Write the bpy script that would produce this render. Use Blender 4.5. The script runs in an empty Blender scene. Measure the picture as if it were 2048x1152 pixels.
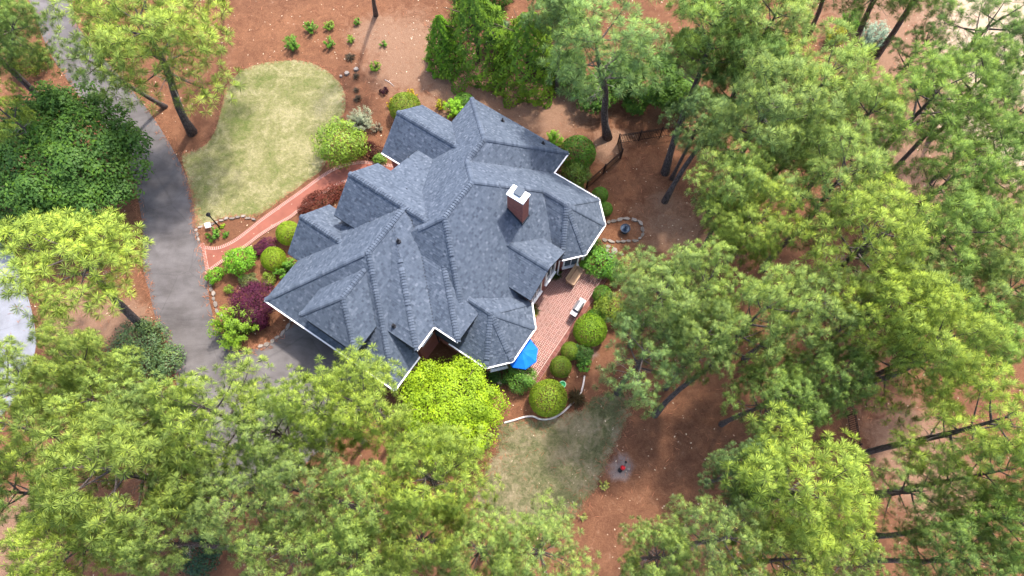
import bpy, math, random
import numpy as np
from mathutils import Matrix, Vector

R_ = math.radians
S = bpy.context.scene
COL = S.collection
random.seed(7)
rng = np.random.default_rng(7)

# ------------------------------------------------------------------ camera, sky, sun, exposure
CAM_H, CAM_F, CAM_T = 45.0, 1384.0, R_(20.5)       # height (m), focal length in 2048-px units, tilt from straight down
cam = bpy.data.cameras.new('camera')
camo = bpy.data.objects.new('camera', cam)
COL.objects.link(camo)
camo.location = (0, 0, CAM_H)
camo.rotation_euler = (CAM_T, 0, 0)
cam.sensor_width = 36.0
cam.lens = 36.0 * CAM_F / 2048.0
cam.clip_start = 0.5
cam.clip_end = 2000
S.camera = camo

SUN_EL, SUN_AZ = R_(60), (0.53, 0.85)
world = bpy.data.worlds.new('World')
S.world = world
world.use_nodes = True
wn = world.node_tree
bg = wn.nodes.get('Background') or wn.nodes.new('ShaderNodeBackground')
sky = wn.nodes.new('ShaderNodeTexSky')
sky.sky_type = 'NISHITA'
sky.sun_disc = False
sky.sun_elevation = SUN_EL
sky.sun_rotation = math.atan2(SUN_AZ[0], SUN_AZ[1])
sky.air_density = 1.0
sky.dust_density = 3.0
sky.ozone_density = 1.0
wn.links.new(sky.outputs[0], bg.inputs[0])
bg.inputs[1].default_value = 0.15
sun = bpy.data.lights.new('sun', 'SUN')
sun.energy = 2.0
sun.angle = R_(3.0)
sun.color = (1.0, 0.95, 0.87)
suno = bpy.data.objects.new('sun', sun)
COL.objects.link(suno)
sd = Vector((SUN_AZ[0] * math.cos(SUN_EL), SUN_AZ[1] * math.cos(SUN_EL), math.sin(SUN_EL))).normalized()
suno.rotation_euler = sd.to_track_quat('Z', 'Y').to_euler()
suno.location = (30, 60, 80)
S.view_settings.view_transform = 'Standard'
S.view_settings.look = 'None'
S.view_settings.gamma = 1
S.view_settings.use_curve_mapping = False
S.view_settings.exposure = 2.0

# ------------------------------------------------------------------ measuring helpers
cT, sT = math.cos(CAM_T), math.sin(CAM_T)

def G(px, py, z=0.0):
    """point of the horizontal plane at height z that the photograph shows at pixel (px, py)"""
    x, y = (px - 1024) / CAM_F, (576 - py) / CAM_F
    r = (x, y * cT + sT, y * sT - cT)
    t = (z - CAM_H) / r[2]
    return np.array((t * r[0], t * r[1], z))

def px_per_m(px, py, z=0.0):
    p = G(px, py, z) - np.array((0, 0, CAM_H))
    return CAM_F / float(np.dot(p, np.array((0, sT, -cT))))

PH = R_(-33.9)
HO = G(889, 433, 8)[:2]
UU = np.array((math.cos(PH), math.sin(PH)))
VV = np.array((-math.sin(PH), math.cos(PH)))

def HW(a, b, z=0.0):
    p = HO + a * UU + b * VV
    return np.array((p[0], p[1], z))

def to_ab(p):
    d = np.asarray(p)[:2] - HO
    return float(d @ UU), float(d @ VV)

# ------------------------------------------------------------------ object helpers
def link(o, parent=None):
    COL.objects.link(o)
    if parent is not None:
        o.parent = parent
    return o

def thing(name, label, cat, loc=(0, 0, 0), rz=0.0, group=None):
    o = bpy.data.objects.new(name, None)
    link(o)
    o.empty_display_size = 0.3
    o.location = loc
    o.rotation_euler = (0, 0, rz)
    o['label'] = label
    o['category'] = cat
    if group:
        o['group'] = group
    return o

def tag(o, label, cat, group=None):
    o['label'] = label
    o['category'] = cat
    if group:
        o['group'] = group
    return o

def meshdata(name, V, F, mat=None, tone=None, smooth=False, attrs=None, normals=None):
    me = bpy.data.meshes.new(name)
    V = np.asarray(V, dtype=np.float64)
    if isinstance(F, np.ndarray):
        F = F.tolist()
    me.from_pydata(V.tolist(), [], F)
    if tone is not None:
        a = me.attributes.new('tone', 'FLOAT', 'POINT')
        a.data.foreach_set('value', np.asarray(tone, dtype=np.float32))
    if attrs:
        for k, v in attrs.items():
            a = me.attributes.new(k, 'FLOAT', 'POINT')
            a.data.foreach_set('value', np.asarray(v, dtype=np.float32))
    if mat:
        me.materials.append(mat)
    if smooth or normals is not None:
        me.polygons.foreach_set('use_smooth', [True] * len(me.polygons))
    me.update()
    if normals is not None:
        me.normals_split_custom_set_from_vertices(normals)
    return me

def obj(name, me, parent=None, loc=None, color=None, kind=None):
    o = bpy.data.objects.new(name, me)
    link(o, parent)
    if loc is not None:
        o.location = loc
    if color is not None:
        o.color = (*color, 1)
    if kind:
        o['kind'] = kind
    return o

class MB:
    """collects simple shapes, then makes one mesh"""
    def __init__(self):
        self.V, self.F = [], []
    def add(self, verts, faces):
        n = len(self.V)
        self.V += [tuple(v) for v in verts]
        self.F += [tuple(i + n for i in f) for f in faces]
    def box(self, c, s, rz=0.0, M=None):
        x, y, z = s[0] / 2, s[1] / 2, s[2] / 2
        vs = [(-x, -y, -z), (x, -y, -z), (x, y, -z), (-x, y, -z), (-x, -y, z), (x, -y, z), (x, y, z), (-x, y, z)]
        ca, sa = math.cos(rz), math.sin(rz)
        out = []
        for v in vs:
            p = (v[0] * ca - v[1] * sa + c[0], v[0] * sa + v[1] * ca + c[1], v[2] + c[2])
            out.append(tuple(M @ Vector(p)) if M else p)
        self.add(out, [(3, 2, 1, 0), (4, 5, 6, 7), (0, 1, 5, 4), (1, 2, 6, 5), (2, 3, 7, 6), (3, 0, 4, 7)])
    def beam(self, p, q, w, h, up=(0, 0, 1)):
        p, q = Vector(p), Vector(q)
        d = (q - p)
        L = d.length
        if L < 1e-6:
            return
        d /= L
        s = d.cross(Vector(up))
        if s.length < 1e-4:
            s = d.cross(Vector((1, 0, 0)))
        s.normalize()
        u = s.cross(d)
        vs = []
        for e in (p, q):
            for a, b in ((-1, -1), (1, -1), (1, 1), (-1, 1)):
                vs.append(e + s * (a * w / 2) + u * (b * h / 2))
        self.add(vs, [(3, 2, 1, 0), (4, 5, 6, 7), (0, 1, 5, 4), (1, 2, 6, 5), (2, 3, 7, 6), (3, 0, 4, 7)])
    def tube(self, pts, rad, n=8, cap=True):
        pts = [Vector(p) for p in pts]
        if not hasattr(rad, '__len__'):
            rad = [rad] * len(pts)
        base = len(self.V)
        prev = None
        for i, p in enumerate(pts):
            d = (pts[min(i + 1, len(pts) - 1)] - pts[max(i - 1, 0)])
            d = d.normalized() if d.length > 1e-9 else Vector((0, 0, 1))
            ref = Vector((0, 0, 1)) if abs(d.z) < 0.9 else Vector((1, 0, 0))
            s = d.cross(ref).normalized()
            u = s.cross(d)
            for k in range(n):
                t = 2 * math.pi * k / n
                self.V.append(tuple(p + (s * math.cos(t) + u * math.sin(t)) * rad[i]))
        for i in range(len(pts) - 1):
            for k in range(n):
                a = base + i * n + k
                b = base + i * n + (k + 1) % n
                self.F.append((a, b, b + n, a + n))
        if cap:
            self.F.append(tuple(base + k for k in reversed(range(n))))
            self.F.append(tuple(base + (len(pts) - 1) * n + k for k in range(n)))
    def lathe(self, prof, n=20, c=(0, 0, 0), cap=True):
        base = len(self.V)
        for r, z in prof:
            for k in range(n):
                t = 2 * math.pi * k / n
                self.V.append((c[0] + r * math.cos(t), c[1] + r * math.sin(t), c[2] + z))
        for i in range(len(prof) - 1):
            for k in range(n):
                a = base + i * n + k
                b = base + i * n + (k + 1) % n
                self.F.append((a, b, b + n, a + n))
        if cap:
            self.F.append(tuple(base + k for k in reversed(range(n))))
            self.F.append(tuple(base + (len(prof) - 1) * n + k for k in range(n)))
    def prism(self, poly, z0, z1):
        n = len(poly)
        vs = [(p[0], p[1], z0) for p in poly] + [(p[0], p[1], z1) for p in poly]
        fs = [tuple(reversed(range(n))), tuple(range(n, 2 * n))]
        fs += [(i, (i + 1) % n, n + (i + 1) % n, n + i) for i in range(n)]
        self.add(vs, fs)
    def mesh(self, name, mat, smooth=False):
        return meshdata(name, self.V, self.F, mat, smooth=smooth)
    def build(self, name, mat, parent=None, smooth=False, **k):
        return obj(name, self.mesh(name, mat, smooth), parent, **k)

# ------------------------------------------------------------------ materials
def newmat(name):
    m = bpy.data.materials.new(name)
    m.use_nodes = True
    nt = m.node_tree
    p = nt.nodes['Principled BSDF']
    return m, nt, p

def N(nt, t, **k):
    n = nt.nodes.new(t)
    for a, v in k.items():
        setattr(n, a, v)
    return n

def noise(nt, scale, detail=4, rough=0.55, coord=None, dist=0.0):
    n = N(nt, 'ShaderNodeTexNoise')
    n.inputs['Scale'].default_value = scale
    n.inputs['Detail'].default_value = detail
    n.inputs['Roughness'].default_value = rough
    n.inputs['Distortion'].default_value = dist
    if coord is not None:
        nt.links.new(coord, n.inputs['Vector'])
    return n

def ramp(nt, fac, stops):
    r = N(nt, 'ShaderNodeValToRGB')
    e = r.color_ramp.elements
    while len(e) < len(stops):
        e.new(0.5)
    for i, (p, c) in enumerate(stops):
        e[i].position = p
        e[i].color = (*c, 1)
    nt.links.new(fac, r.inputs[0])
    return r

def mix(nt, a, b, fac, mode='MIX'):
    m = N(nt, 'ShaderNodeMix', data_type='RGBA', blend_type=mode)
    for sock, v in ((m.inputs[6], a), (m.inputs[7], b)):
        if isinstance(v, tuple):
            sock.default_value = (*v, 1)
        else:
            nt.links.new(v, sock)
    if isinstance(fac, (int, float)):
        m.inputs[0].default_value = fac
    else:
        nt.links.new(fac, m.inputs[0])
    return m.outputs[2]

def bump(nt, p, height, strength, dist=0.02):
    b = N(nt, 'ShaderNodeBump')
    b.inputs['Strength'].default_value = strength
    b.inputs['Distance'].default_value = dist
    nt.links.new(height, b.inputs['Height'])
    nt.links.new(b.outputs[0], p.inputs['Normal'])

def objcoord(nt):
    return N(nt, 'ShaderNodeTexCoord').outputs['Object']

def simple(name, col, rough=0.6, metal=0.0, nscale=None, namp=0.25, bmp=0.0, spec=0.2):
    m, nt, p = newmat(name)
    p.inputs['Specular IOR Level'].default_value = spec
    p.inputs['Roughness'].default_value = rough
    p.inputs['Metallic'].default_value = metal
    if nscale:
        n = noise(nt, nscale, 5, 0.6, objcoord(nt))
        lo = tuple(c * (1 - namp) for c in col)
        hi = tuple(min(1, c * (1 + namp)) for c in col)
        r = ramp(nt, n.outputs[0], [(0.3, lo), (0.7, hi)])
        nt.links.new(r.outputs[0], p.inputs['Base Color'])
        if bmp:
            bump(nt, p, n.outputs[0], bmp)
    else:
        p.inputs['Base Color'].default_value = (*col, 1)
    return m

def foliage_mat(name, rough=0.5, trans=0.35, spec=0.3, hue=(1.25, 1.12, 0.55)):
    m, nt, p = newmat(name)
    oi = N(nt, 'ShaderNodeObjectInfo')
    at = N(nt, 'ShaderNodeAttribute', attribute_name='tone')
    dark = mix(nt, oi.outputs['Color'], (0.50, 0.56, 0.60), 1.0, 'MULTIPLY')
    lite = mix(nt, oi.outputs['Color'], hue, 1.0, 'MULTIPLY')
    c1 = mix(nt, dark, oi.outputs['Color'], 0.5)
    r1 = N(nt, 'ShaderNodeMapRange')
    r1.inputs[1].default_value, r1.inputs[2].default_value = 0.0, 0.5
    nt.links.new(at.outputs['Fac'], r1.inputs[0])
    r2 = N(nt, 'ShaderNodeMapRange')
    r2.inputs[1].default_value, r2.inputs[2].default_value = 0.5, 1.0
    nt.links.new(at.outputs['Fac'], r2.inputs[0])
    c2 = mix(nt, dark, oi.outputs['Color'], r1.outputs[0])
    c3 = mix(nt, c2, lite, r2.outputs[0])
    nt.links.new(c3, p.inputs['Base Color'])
    p.inputs['Roughness'].default_value = rough
    p.inputs['Specular IOR Level'].default_value = spec
    tr = N(nt, 'ShaderNodeBsdfTranslucent')
    nt.links.new(c3, tr.inputs[0])
    ms = N(nt, 'ShaderNodeMixShader')
    ms.inputs[0].default_value = trans
    nt.links.new(p.outputs[0], ms.inputs[1])
    nt.links.new(tr.outputs[0], ms.inputs[2])
    nt.links.new(ms.outputs[0], nt.nodes['Material Output'].inputs[0])
    return m

M = {}
M['needle'] = foliage_mat('pine_needles', 0.6, 0.32, 0.08, (1.28, 1.2, 0.75))
M['leaf'] = foliage_mat('broad_leaves', 0.5, 0.35, 0.14, (1.35, 1.25, 0.5))
M['gloss'] = foliage_mat('glossy_leaves', 0.45, 0.28, 0.22, (1.5, 1.3, 0.7))
M['purple'] = foliage_mat('purple_leaves', 0.55, 0.3, 0.1, (1.5, 1.0, 1.05))

def bark_mat():
    m, nt, p = newmat('pine_bark')
    oc = objcoord(nt)
    mp = N(nt, 'ShaderNodeMapping')
    mp.inputs['Scale'].default_value = (9, 9, 2.2)
    nt.links.new(oc, mp.inputs[0])
    v = N(nt, 'ShaderNodeTexVoronoi', feature='DISTANCE_TO_EDGE')
    v.inputs['Scale'].default_value = 1.0
    nt.links.new(mp.outputs[0], v.inputs['Vector'])
    n = noise(nt, 6, 5, 0.65, oc)
    r = ramp(nt, v.outputs['Distance'], [(0.0, (0.022, 0.017, 0.014)), (0.12, (0.085, 0.066, 0.058)), (0.6, (0.15, 0.122, 0.11))])
    c = mix(nt, r.outputs[0], (0.16, 0.13, 0.12), 0.0)
    g = ramp(nt, n.outputs[0], [(0.3, (0.75, 0.7, 0.7)), (0.75, (1.3, 1.25, 1.25))])
    c = mix(nt, r.outputs[0], g.outputs[0], 1.0, 'MULTIPLY')
    nt.links.new(c, p.inputs['Base Color'])
    p.inputs['Roughness'].default_value = 0.9
    bump(nt, p, v.outputs['Distance'], 0.8, 0.05)
    return m
M['bark'] = bark_mat()
M['twig'] = simple('dead_twig', (0.26, 0.22, 0.19), 0.9, nscale=8)
M['stem'] = simple('shrub_stem', (0.09, 0.06, 0.045), 0.9, nscale=12)

def shingle_mat():
    m, nt, p = newmat('slate_blue_shingles')
    at = N(nt, 'ShaderNodeAttribute', attribute_name='tone')
    r = ramp(nt, at.outputs['Fac'], [(0.0, (0.030, 0.040, 0.056)), (0.3, (0.050, 0.064, 0.088)), (0.65, (0.076, 0.094, 0.124)), (1.0, (0.130, 0.150, 0.186))])
    oc = objcoord(nt)
    g = noise(nt, 60, 2, 0.6, oc)
    gr = ramp(nt, g.outputs[0], [(0.3, (0.8, 0.8, 0.8)), (0.7, (1.2, 1.2, 1.2))])
    st = noise(nt, 0.55, 4, 0.6, oc)
    sr = ramp(nt, st.outputs[0], [(0.32, (0.95, 0.95, 0.96)), (0.7, (1.05, 1.04, 1.03))])
    c = mix(nt, r.outputs[0], gr.outputs[0], 1.0, 'MULTIPLY')
    c = mix(nt, c, sr.outputs[0], 1.0, 'MULTIPLY')
    nt.links.new(c, p.inputs['Base Color'])
    p.inputs['Roughness'].default_value = 0.78
    p.inputs['Specular IOR Level'].default_value = 0.15
    bump(nt, p, g.outputs[0], 0.25, 0.01)
    return m
M['shingle'] = shingle_mat()
M['deck'] = simple('roof_deck', (0.035, 0.04, 0.05), 0.9)
M['white'] = simple('white_paint', (0.74, 0.72, 0.72), 0.45, nscale=3, namp=0.07)
M['crown'] = simple('white_mortar', (0.8, 0.79, 0.79), 0.7, nscale=6, namp=0.06)
M['flue'] = simple('flue_steel', (0.055, 0.07, 0.092), 0.6)
M['black'] = simple('black_metal', (0.018, 0.017, 0.018), 0.45, 0.4)
M['rust'] = simple('dark_brown_fence_paint', (0.022, 0.014, 0.012), 0.7, 0.0, spec=0.1)
M['glass'] = simple('window_glass', (0.05, 0.07, 0.09), 0.08)
M['darkpipe'] = simple('black_rubber', (0.02, 0.02, 0.024), 0.6)
M['door'] = simple('garage_door_paint', (0.62, 0.6, 0.57), 0.5)

def brick_mat(name, c1, c2, mortar, scale=1.0, coord='Object', rot=0.0, sw=0.2, sh=0.075, bmp=0.4, msz=0.012):
    m, nt, p = newmat(name)
    oc = N(nt, 'ShaderNodeTexCoord').outputs[coord]
    geo = N(nt, 'ShaderNodeNewGeometry')
    # walls: run the courses along the wall by mixing x and y by the normal
    sx = N(nt, 'ShaderNodeSeparateXYZ')
    nt.links.new(oc, sx.inputs[0])
    add = N(nt, 'ShaderNodeMath', operation='ADD')
    nt.links.new(sx.outputs[0], add.inputs[0])
    nt.links.new(sx.outputs[1], add.inputs[1])
    cx = N(nt, 'ShaderNodeCombineXYZ')
    nt.links.new(add.outputs[0], cx.inputs[0])
    nt.links.new(sx.outputs[2], cx.inputs[1])
    b = N(nt, 'ShaderNodeTexBrick')
    nt.links.new(cx.outputs[0], b.inputs['Vector'])
    b.inputs['Color1'].default_value = (*c1, 1)
    b.inputs['Color2'].default_value = (*c2, 1)
    b.inputs['Mortar'].default_value = (*mortar, 1)
    b.inputs['Scale'].default_value = scale
    b.inputs['Brick Width'].default_value = sw
    b.inputs['Row Height'].default_value = sh
    b.inputs['Mortar Size'].default_value = msz
    n = noise(nt, 5, 4, 0.6, oc)
    r = ramp(nt, n.outputs[0], [(0.3, (0.8, 0.78, 0.78)), (0.7, (1.15, 1.15, 1.15))])
    c = mix(nt, b.outputs[0], r.outputs[0], 1.0, 'MULTIPLY')
    nt.links.new(c, p.inputs['Base Color'])
    p.inputs['Roughness'].default_value = 0.85
    return m
M['brick'] = brick_mat('red_brick', (0.235, 0.058, 0.042), (0.29, 0.080, 0.055), (0.24, 0.12, 0.10))

def paver_mat(name, lo, hi):
    m, nt, p = newmat(name)
    at = N(nt, 'ShaderNodeAttribute', attribute_name='tone')
    oi = N(nt, 'ShaderNodeObjectInfo')
    ad = N(nt, 'ShaderNodeMath', operation='ADD')
    nt.links.new(at.outputs['Fac'], ad.inputs[0])
    ml = N(nt, 'ShaderNodeMath', operation='MULTIPLY')
    ml.inputs[1].default_value = 0.0
    nt.links.new(oi.outputs['Random'], ml.inputs[0])
    nt.links.new(ml.outputs[0], ad.inputs[1])
    r = ramp(nt, ad.outputs[0], [(0.0, lo), (1.0, hi)])
    tc = N(nt, 'ShaderNodeNewGeometry').outputs['Position']
    n = noise(nt, 0.7, 5, 0.65, tc)
    r2 = ramp(nt, n.outputs[0], [(0.3, (0.82, 0.8, 0.8)), (0.7, (1.15, 1.13, 1.12))])
    c = mix(nt, r.outputs[0], r2.outputs[0], 1.0, 'MULTIPLY')
    nt.links.new(c, p.inputs['Base Color'])
    p.inputs['Roughness'].default_value = 0.85
    p.inputs['Specular IOR Level'].default_value = 0.15
    return m
M['paver'] = paver_mat('patio_brick', (0.125, 0.047, 0.038), (0.225, 0.093, 0.075))
M['mortar'] = simple('pale_mortar', (0.42, 0.30, 0.26), 0.9, nscale=3, namp=0.15)
M['pathbrick'] = paver_mat('path_brick', (0.200, 0.072, 0.050), (0.255, 0.100, 0.073))
M['pathmortar'] = simple('path_mortar', (0.36, 0.26, 0.22), 0.9, nscale=3, namp=0.1)

def ground_mat():
    m, nt, p = newmat('pine_straw_ground')
    pos = N(nt, 'ShaderNodeNewGeometry').outputs['Position']
    big = noise(nt, 0.16, 6, 0.62, pos, 0.6)
    mid = noise(nt, 1.1, 6, 0.7, pos, 1.2)
    fine = noise(nt, 9.0, 6, 0.75, pos, 2.0)
    straw = ramp(nt, fine.outputs[0], [(0.25, (0.066, 0.029, 0.016)), (0.5, (0.138, 0.063, 0.034)), (0.78, (0.228, 0.120, 0.070))])
    patch = ramp(nt, mid.outputs[0], [(0.28, (0.72, 0.66, 0.66)), (0.5, (1, 1, 1)), (0.74, (1.28, 1.28, 1.25))])
    c = mix(nt, straw.outputs[0], patch.outputs[0], 1.0, 'MULTIPLY')
    patch2 = ramp(nt, big.outputs[0], [(0.3, (0.8, 0.78, 0.8)), (0.7, (1.15, 1.12, 1.08))])
    c = mix(nt, c, patch2.outputs[0], 1.0, 'MULTIPLY')
    sandc = ramp(nt, fine.outputs[0], [(0.25, (0.105, 0.057, 0.036)), (0.5, (0.185, 0.105, 0.066)), (0.75, (0.29, 0.183, 0.125))])
    for nm, colr, gain in (('sand', sandc.outputs[0], 1.0), ('pale', None, 1.0), ('ash', None, 1.0)):
        at = N(nt, 'ShaderNodeAttribute', attribute_name=nm)
        ad = N(nt, 'ShaderNodeMath', operation='ADD')
        nt.links.new(at.outputs['Fac'], ad.inputs[0])
        sc = N(nt, 'ShaderNodeMath', operation='MULTIPLY_ADD')
        sc.inputs[1].default_value = 1.6
        sc.inputs[2].default_value = -1.3
        nt.links.new(mid.outputs[0], sc.inputs[0])
        nt.links.new(sc.outputs[0], ad.inputs[1])
        fr = N(nt, 'ShaderNodeMapRange', interpolation_type='SMOOTHSTEP')
        fr.inputs[1].default_value = -0.35
        fr.inputs[2].default_value = 0.45
        nt.links.new(ad.outputs[0], fr.inputs[0])
        if nm == 'pale':
            colr = ramp(nt, fine.outputs[0], [(0.25, (0.26, 0.19, 0.125)), (0.7, (0.42, 0.33, 0.235))]).outputs[0]
        if nm == 'ash':
            colr = ramp(nt, fine.outputs[0], [(0.25, (0.10, 0.074, 0.068)), (0.7, (0.22, 0.17, 0.155))]).outputs[0]
        c = mix(nt, c, colr, fr.outputs[0])
    nt.links.new(c, p.inputs['Base Color'])
    p.inputs['Roughness'].default_value = 0.95
    p.inputs['Specular IOR Level'].default_value = 0.1
    bump(nt, p, fine.outputs[0], 0.9, 0.06)
    return m
M['ground'] = ground_mat()

def grass_mat(name, stops, sc=0.9):
    m, nt, p = newmat(name)
    pos = N(nt, 'ShaderNodeNewGeometry').outputs['Position']
    n1 = noise(nt, 0.45 * sc, 6, 0.65, pos, 0.8)
    n2 = noise(nt, 12, 5, 0.75, pos, 1.5)
    n3 = noise(nt, 2.6 * sc, 6, 0.75, pos, 1.0)
    mm = N(nt, 'ShaderNodeMath', operation='MULTIPLY_ADD')
    mm.inputs[1].default_value = 0.7
    nt.links.new(n3.outputs[0], mm.inputs[0])
    m2 = N(nt, 'ShaderNodeMath', operation='MULTIPLY_ADD')
    m2.inputs[1].default_value = 0.75
    m2.inputs[2].default_value = -0.225
    nt.links.new(n1.outputs[0], m2.inputs[0])
    nt.links.new(m2.outputs[0], mm.inputs[2])
    r = ramp(nt, mm.outputs[0], stops)
    r2 = ramp(nt, n2.outputs[0], [(0.25, (0.68, 0.7, 0.66)), (0.75, (1.3, 1.28, 1.25))])
    c = mix(nt, r.outputs[0], r2.outputs[0], 1.0, 'MULTIPLY')
    nt.links.new(c, p.inputs['Base Color'])
    p.inputs['Roughness'].default_value = 0.9
    p.inputs['Specular IOR Level'].default_value = 0.1
    bump(nt, p, n2.outputs[0], 0.8, 0.04)
    return m
M['lawn'] = grass_mat('front_lawn_grass', [(0.34, (0.105, 0.122, 0.038)), (0.48, (0.170, 0.160, 0.072)), (0.64, (0.265, 0.232, 0.132))])
M['backlawn'] = grass_mat('thin_back_lawn', [(0.30, (0.120, 0.075, 0.048)), (0.39, (0.075, 0.082, 0.036)), (0.48, (0.125, 0.120, 0.062)), (0.57, (0.205, 0.168, 0.105)), (0.68, (0.29, 0.23, 0.155))], 0.9)
M['blade'] = grass_mat('grass_blades', [(0.30, (0.13, 0.16, 0.04)), (0.5, (0.25, 0.24, 0.10)), (0.68, (0.42, 0.38, 0.21))])
M['bladeb'] = grass_mat('back_grass_blades', [(0.34, (0.085, 0.10, 0.038)), (0.5, (0.18, 0.16, 0.085)), (0.70, (0.31, 0.26, 0.17))], 0.9)

def asphalt_mat(name, lo, hi, amt=1.0):
    m, nt, p = newmat(name)
    pos = N(nt, 'ShaderNodeNewGeometry').outputs['Position']
    mp = N(nt, 'ShaderNodeMapping')
    mp.inputs['Rotation'].default_value = (0, 0, R_(-62))
    mp.inputs['Scale'].default_value = (0.18, 0.5, 0.5)
    nt.links.new(pos, mp.inputs[0])
    n1 = noise(nt, 1.0, 6, 0.6, mp.outputs[0], 1.0)
    n2 = noise(nt, 25, 3, 0.7, pos)
    r = ramp(nt, n1.outputs[0], [(0.28, lo), (0.72, hi)])
    r2 = ramp(nt, n2.outputs[0], [(0.3, (0.88, 0.88, 0.88)), (0.7, (1.12, 1.12, 1.12))])
    c = mix(nt, r.outputs[0], r2.outputs[0], 1.0, 'MULTIPLY')
    n3 = noise(nt, 0.9, 5, 0.6, pos)
    wv = mix(nt, pos, n3.outputs[1], 0.12)
    v = N(nt, 'ShaderNodeTexVoronoi', feature='DISTANCE_TO_EDGE')
    v.inputs['Scale'].default_value = 0.33
    nt.links.new(wv, v.inputs['Vector'])
    ck = ramp(nt, v.outputs['Distance'], [(0.0, (0.55, 0.55, 0.55)), (0.008, (0.8, 0.8, 0.8)), (0.014, (1, 1, 1))])
    c = mix(nt, c, ck.outputs[0], 0.35, 'MULTIPLY')
    st = ramp(nt, n3.outputs[0], [(0.35, (0.86, 0.85, 0.84)), (0.6, (1.08, 1.08, 1.08))])
    c = mix(nt, c, st.outputs[0], 1.0, 'MULTIPLY')
    nt.links.new(c, p.inputs['Base Color'])
    p.inputs['Roughness'].default_value = 0.9
    p.inputs['Specular IOR Level'].default_value = 0.15
    return m
M['asphalt'] = asphalt_mat('worn_asphalt', (0.056, 0.050, 0.049), (0.130, 0.118, 0.116))
M['concrete'] = asphalt_mat('pale_concrete', (0.165, 0.168, 0.186), (0.20, 0.203, 0.222))
M['stone'] = simple('fieldstone', (0.155, 0.128, 0.108), 0.85, nscale=4, namp=0.45, bmp=0.4)
M['stonep'] = simple('pale_fieldstone', (0.225, 0.19, 0.162), 0.85, nscale=5, namp=0.35, bmp=0.4)
M['edging'] = simple('pale_edging', (0.50, 0.43, 0.39), 0.7, nscale=4, namp=0.2)
M['wood'] = simple('teak', (0.42, 0.27, 0.17), 0.6, nscale=14, namp=0.25)
M['steel'] = simple('stainless_steel', (0.20, 0.20, 0.215), 0.5, 0.5)
M['greysteel'] = simple('grey_steel', (0.10, 0.105, 0.115), 0.4, 0.5)
M['blue'] = simple('blue_canvas', (0.004, 0.13, 0.62), 0.7, nscale=2, namp=0.12)
M['green'] = simple('green_plastic', (0.05, 0.30, 0.11), 0.4)
M['greenlite'] = simple('pale_green_rim', (0.22, 0.48, 0.27), 0.4)
M['tan'] = simple('tan_block', (0.58, 0.44, 0.33), 0.7, nscale=5, namp=0.12)
M['fount'] = simple('dark_blue_ceramic', (0.03, 0.04, 0.06), 0.75, spec=0.08)
M['fountwater'] = simple('fountain_water', (0.05, 0.075, 0.115), 0.4, spec=0.05)
M['red'] = simple('red_enamel', (0.42, 0.012, 0.018), 0.35)
M['litter'] = simple('dry_leaf_litter', (0.55, 0.42, 0.30), 0.9, nscale=0.8, namp=0.4)
M['straw'] = simple('pine_straw', (0.27, 0.115, 0.062), 0.9, nscale=1.3, namp=0.5)
M['sage'] = foliage_mat('sage_leaves', 0.7, 0.25, 0.15, (1.3, 1.2, 1.1))

# ------------------------------------------------------------------ ground and paving
def inside(P, poly):
    x, y = P[:, 0], P[:, 1]
    r = np.zeros(len(P), bool)
    n = len(poly)
    for i in range(n):
        x1, y1 = poly[i][0], poly[i][1]
        x2, y2 = poly[(i + 1) % n][0], poly[(i + 1) % n][1]
        if y1 == y2:
            continue
        c = ((y1 > y) != (y2 > y)) & (x < (x2 - x1) * (y - y1) / (y2 - y1) + x1)
        r ^= c
    return r

def smooth_poly(pts, sub=4, closed=True, jit=0.0, seed=1):
    """Catmull-Rom through ground points, with a slightly uneven edge"""
    rr = random.Random(seed)
    n = len(pts)
    out = []
    for i in range(n if closed else n - 1):
        p0 = np.array(pts[(i - 1) % n][:2]) if closed or i > 0 else np.array(pts[i][:2])
        p1 = np.array(pts[i][:2])
        p2 = np.array(pts[(i + 1) % n][:2])
        p3 = np.array(pts[(i + 2) % n][:2]) if closed or i + 2 < n else p2
        for k in range(sub):
            t = k / sub
            q = 0.5 * ((2 * p1) + (-p0 + p2) * t + (2 * p0 - 5 * p1 + 4 * p2 - p3) * t * t + (-p0 + 3 * p1 - 3 * p2 + p3) * t ** 3)
            if jit:
                q = q + np.array((rr.uniform(-jit, jit), rr.uniform(-jit, jit)))
            out.append(q)
    if not closed:
        out.append(np.array(pts[-1][:2]))
    return out

def gp(L, z=0.0):
    return [G(x, y, z) for x, y in L]

def sheet(name, poly, z, mat):
    V = [(p[0], p[1], z) for p in poly]
    me = bpy.data.meshes.new(name)
    me.from_pydata(V, [], [tuple(range(len(V)))])
    me.materials.append(mat)
    me.update()
    import bmesh
    bm = bmesh.new()
    bm.from_mesh(me)
    bmesh.ops.triangulate(bm, faces=bm.faces[:])
    for f in bm.faces:
        if f.normal.z < 0:
            f.normal_flip()
    bm.to_mesh(me)
    bm.free()
    o = obj(name, me)
    o['kind'] = 'structure'
    return o

def ell(P, px, py, rx, ry, soft=0.5):
    """soft blob weight around the ground point seen at a pixel; radii in metres"""
    c = G(px, py)
    d = np.sqrt(((P[:, 0] - c[0]) / rx) ** 2 + ((P[:, 1] - c[1]) / ry) ** 2)
    return np.clip((1 + soft - d) / (2 * soft), 0, 1)

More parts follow.
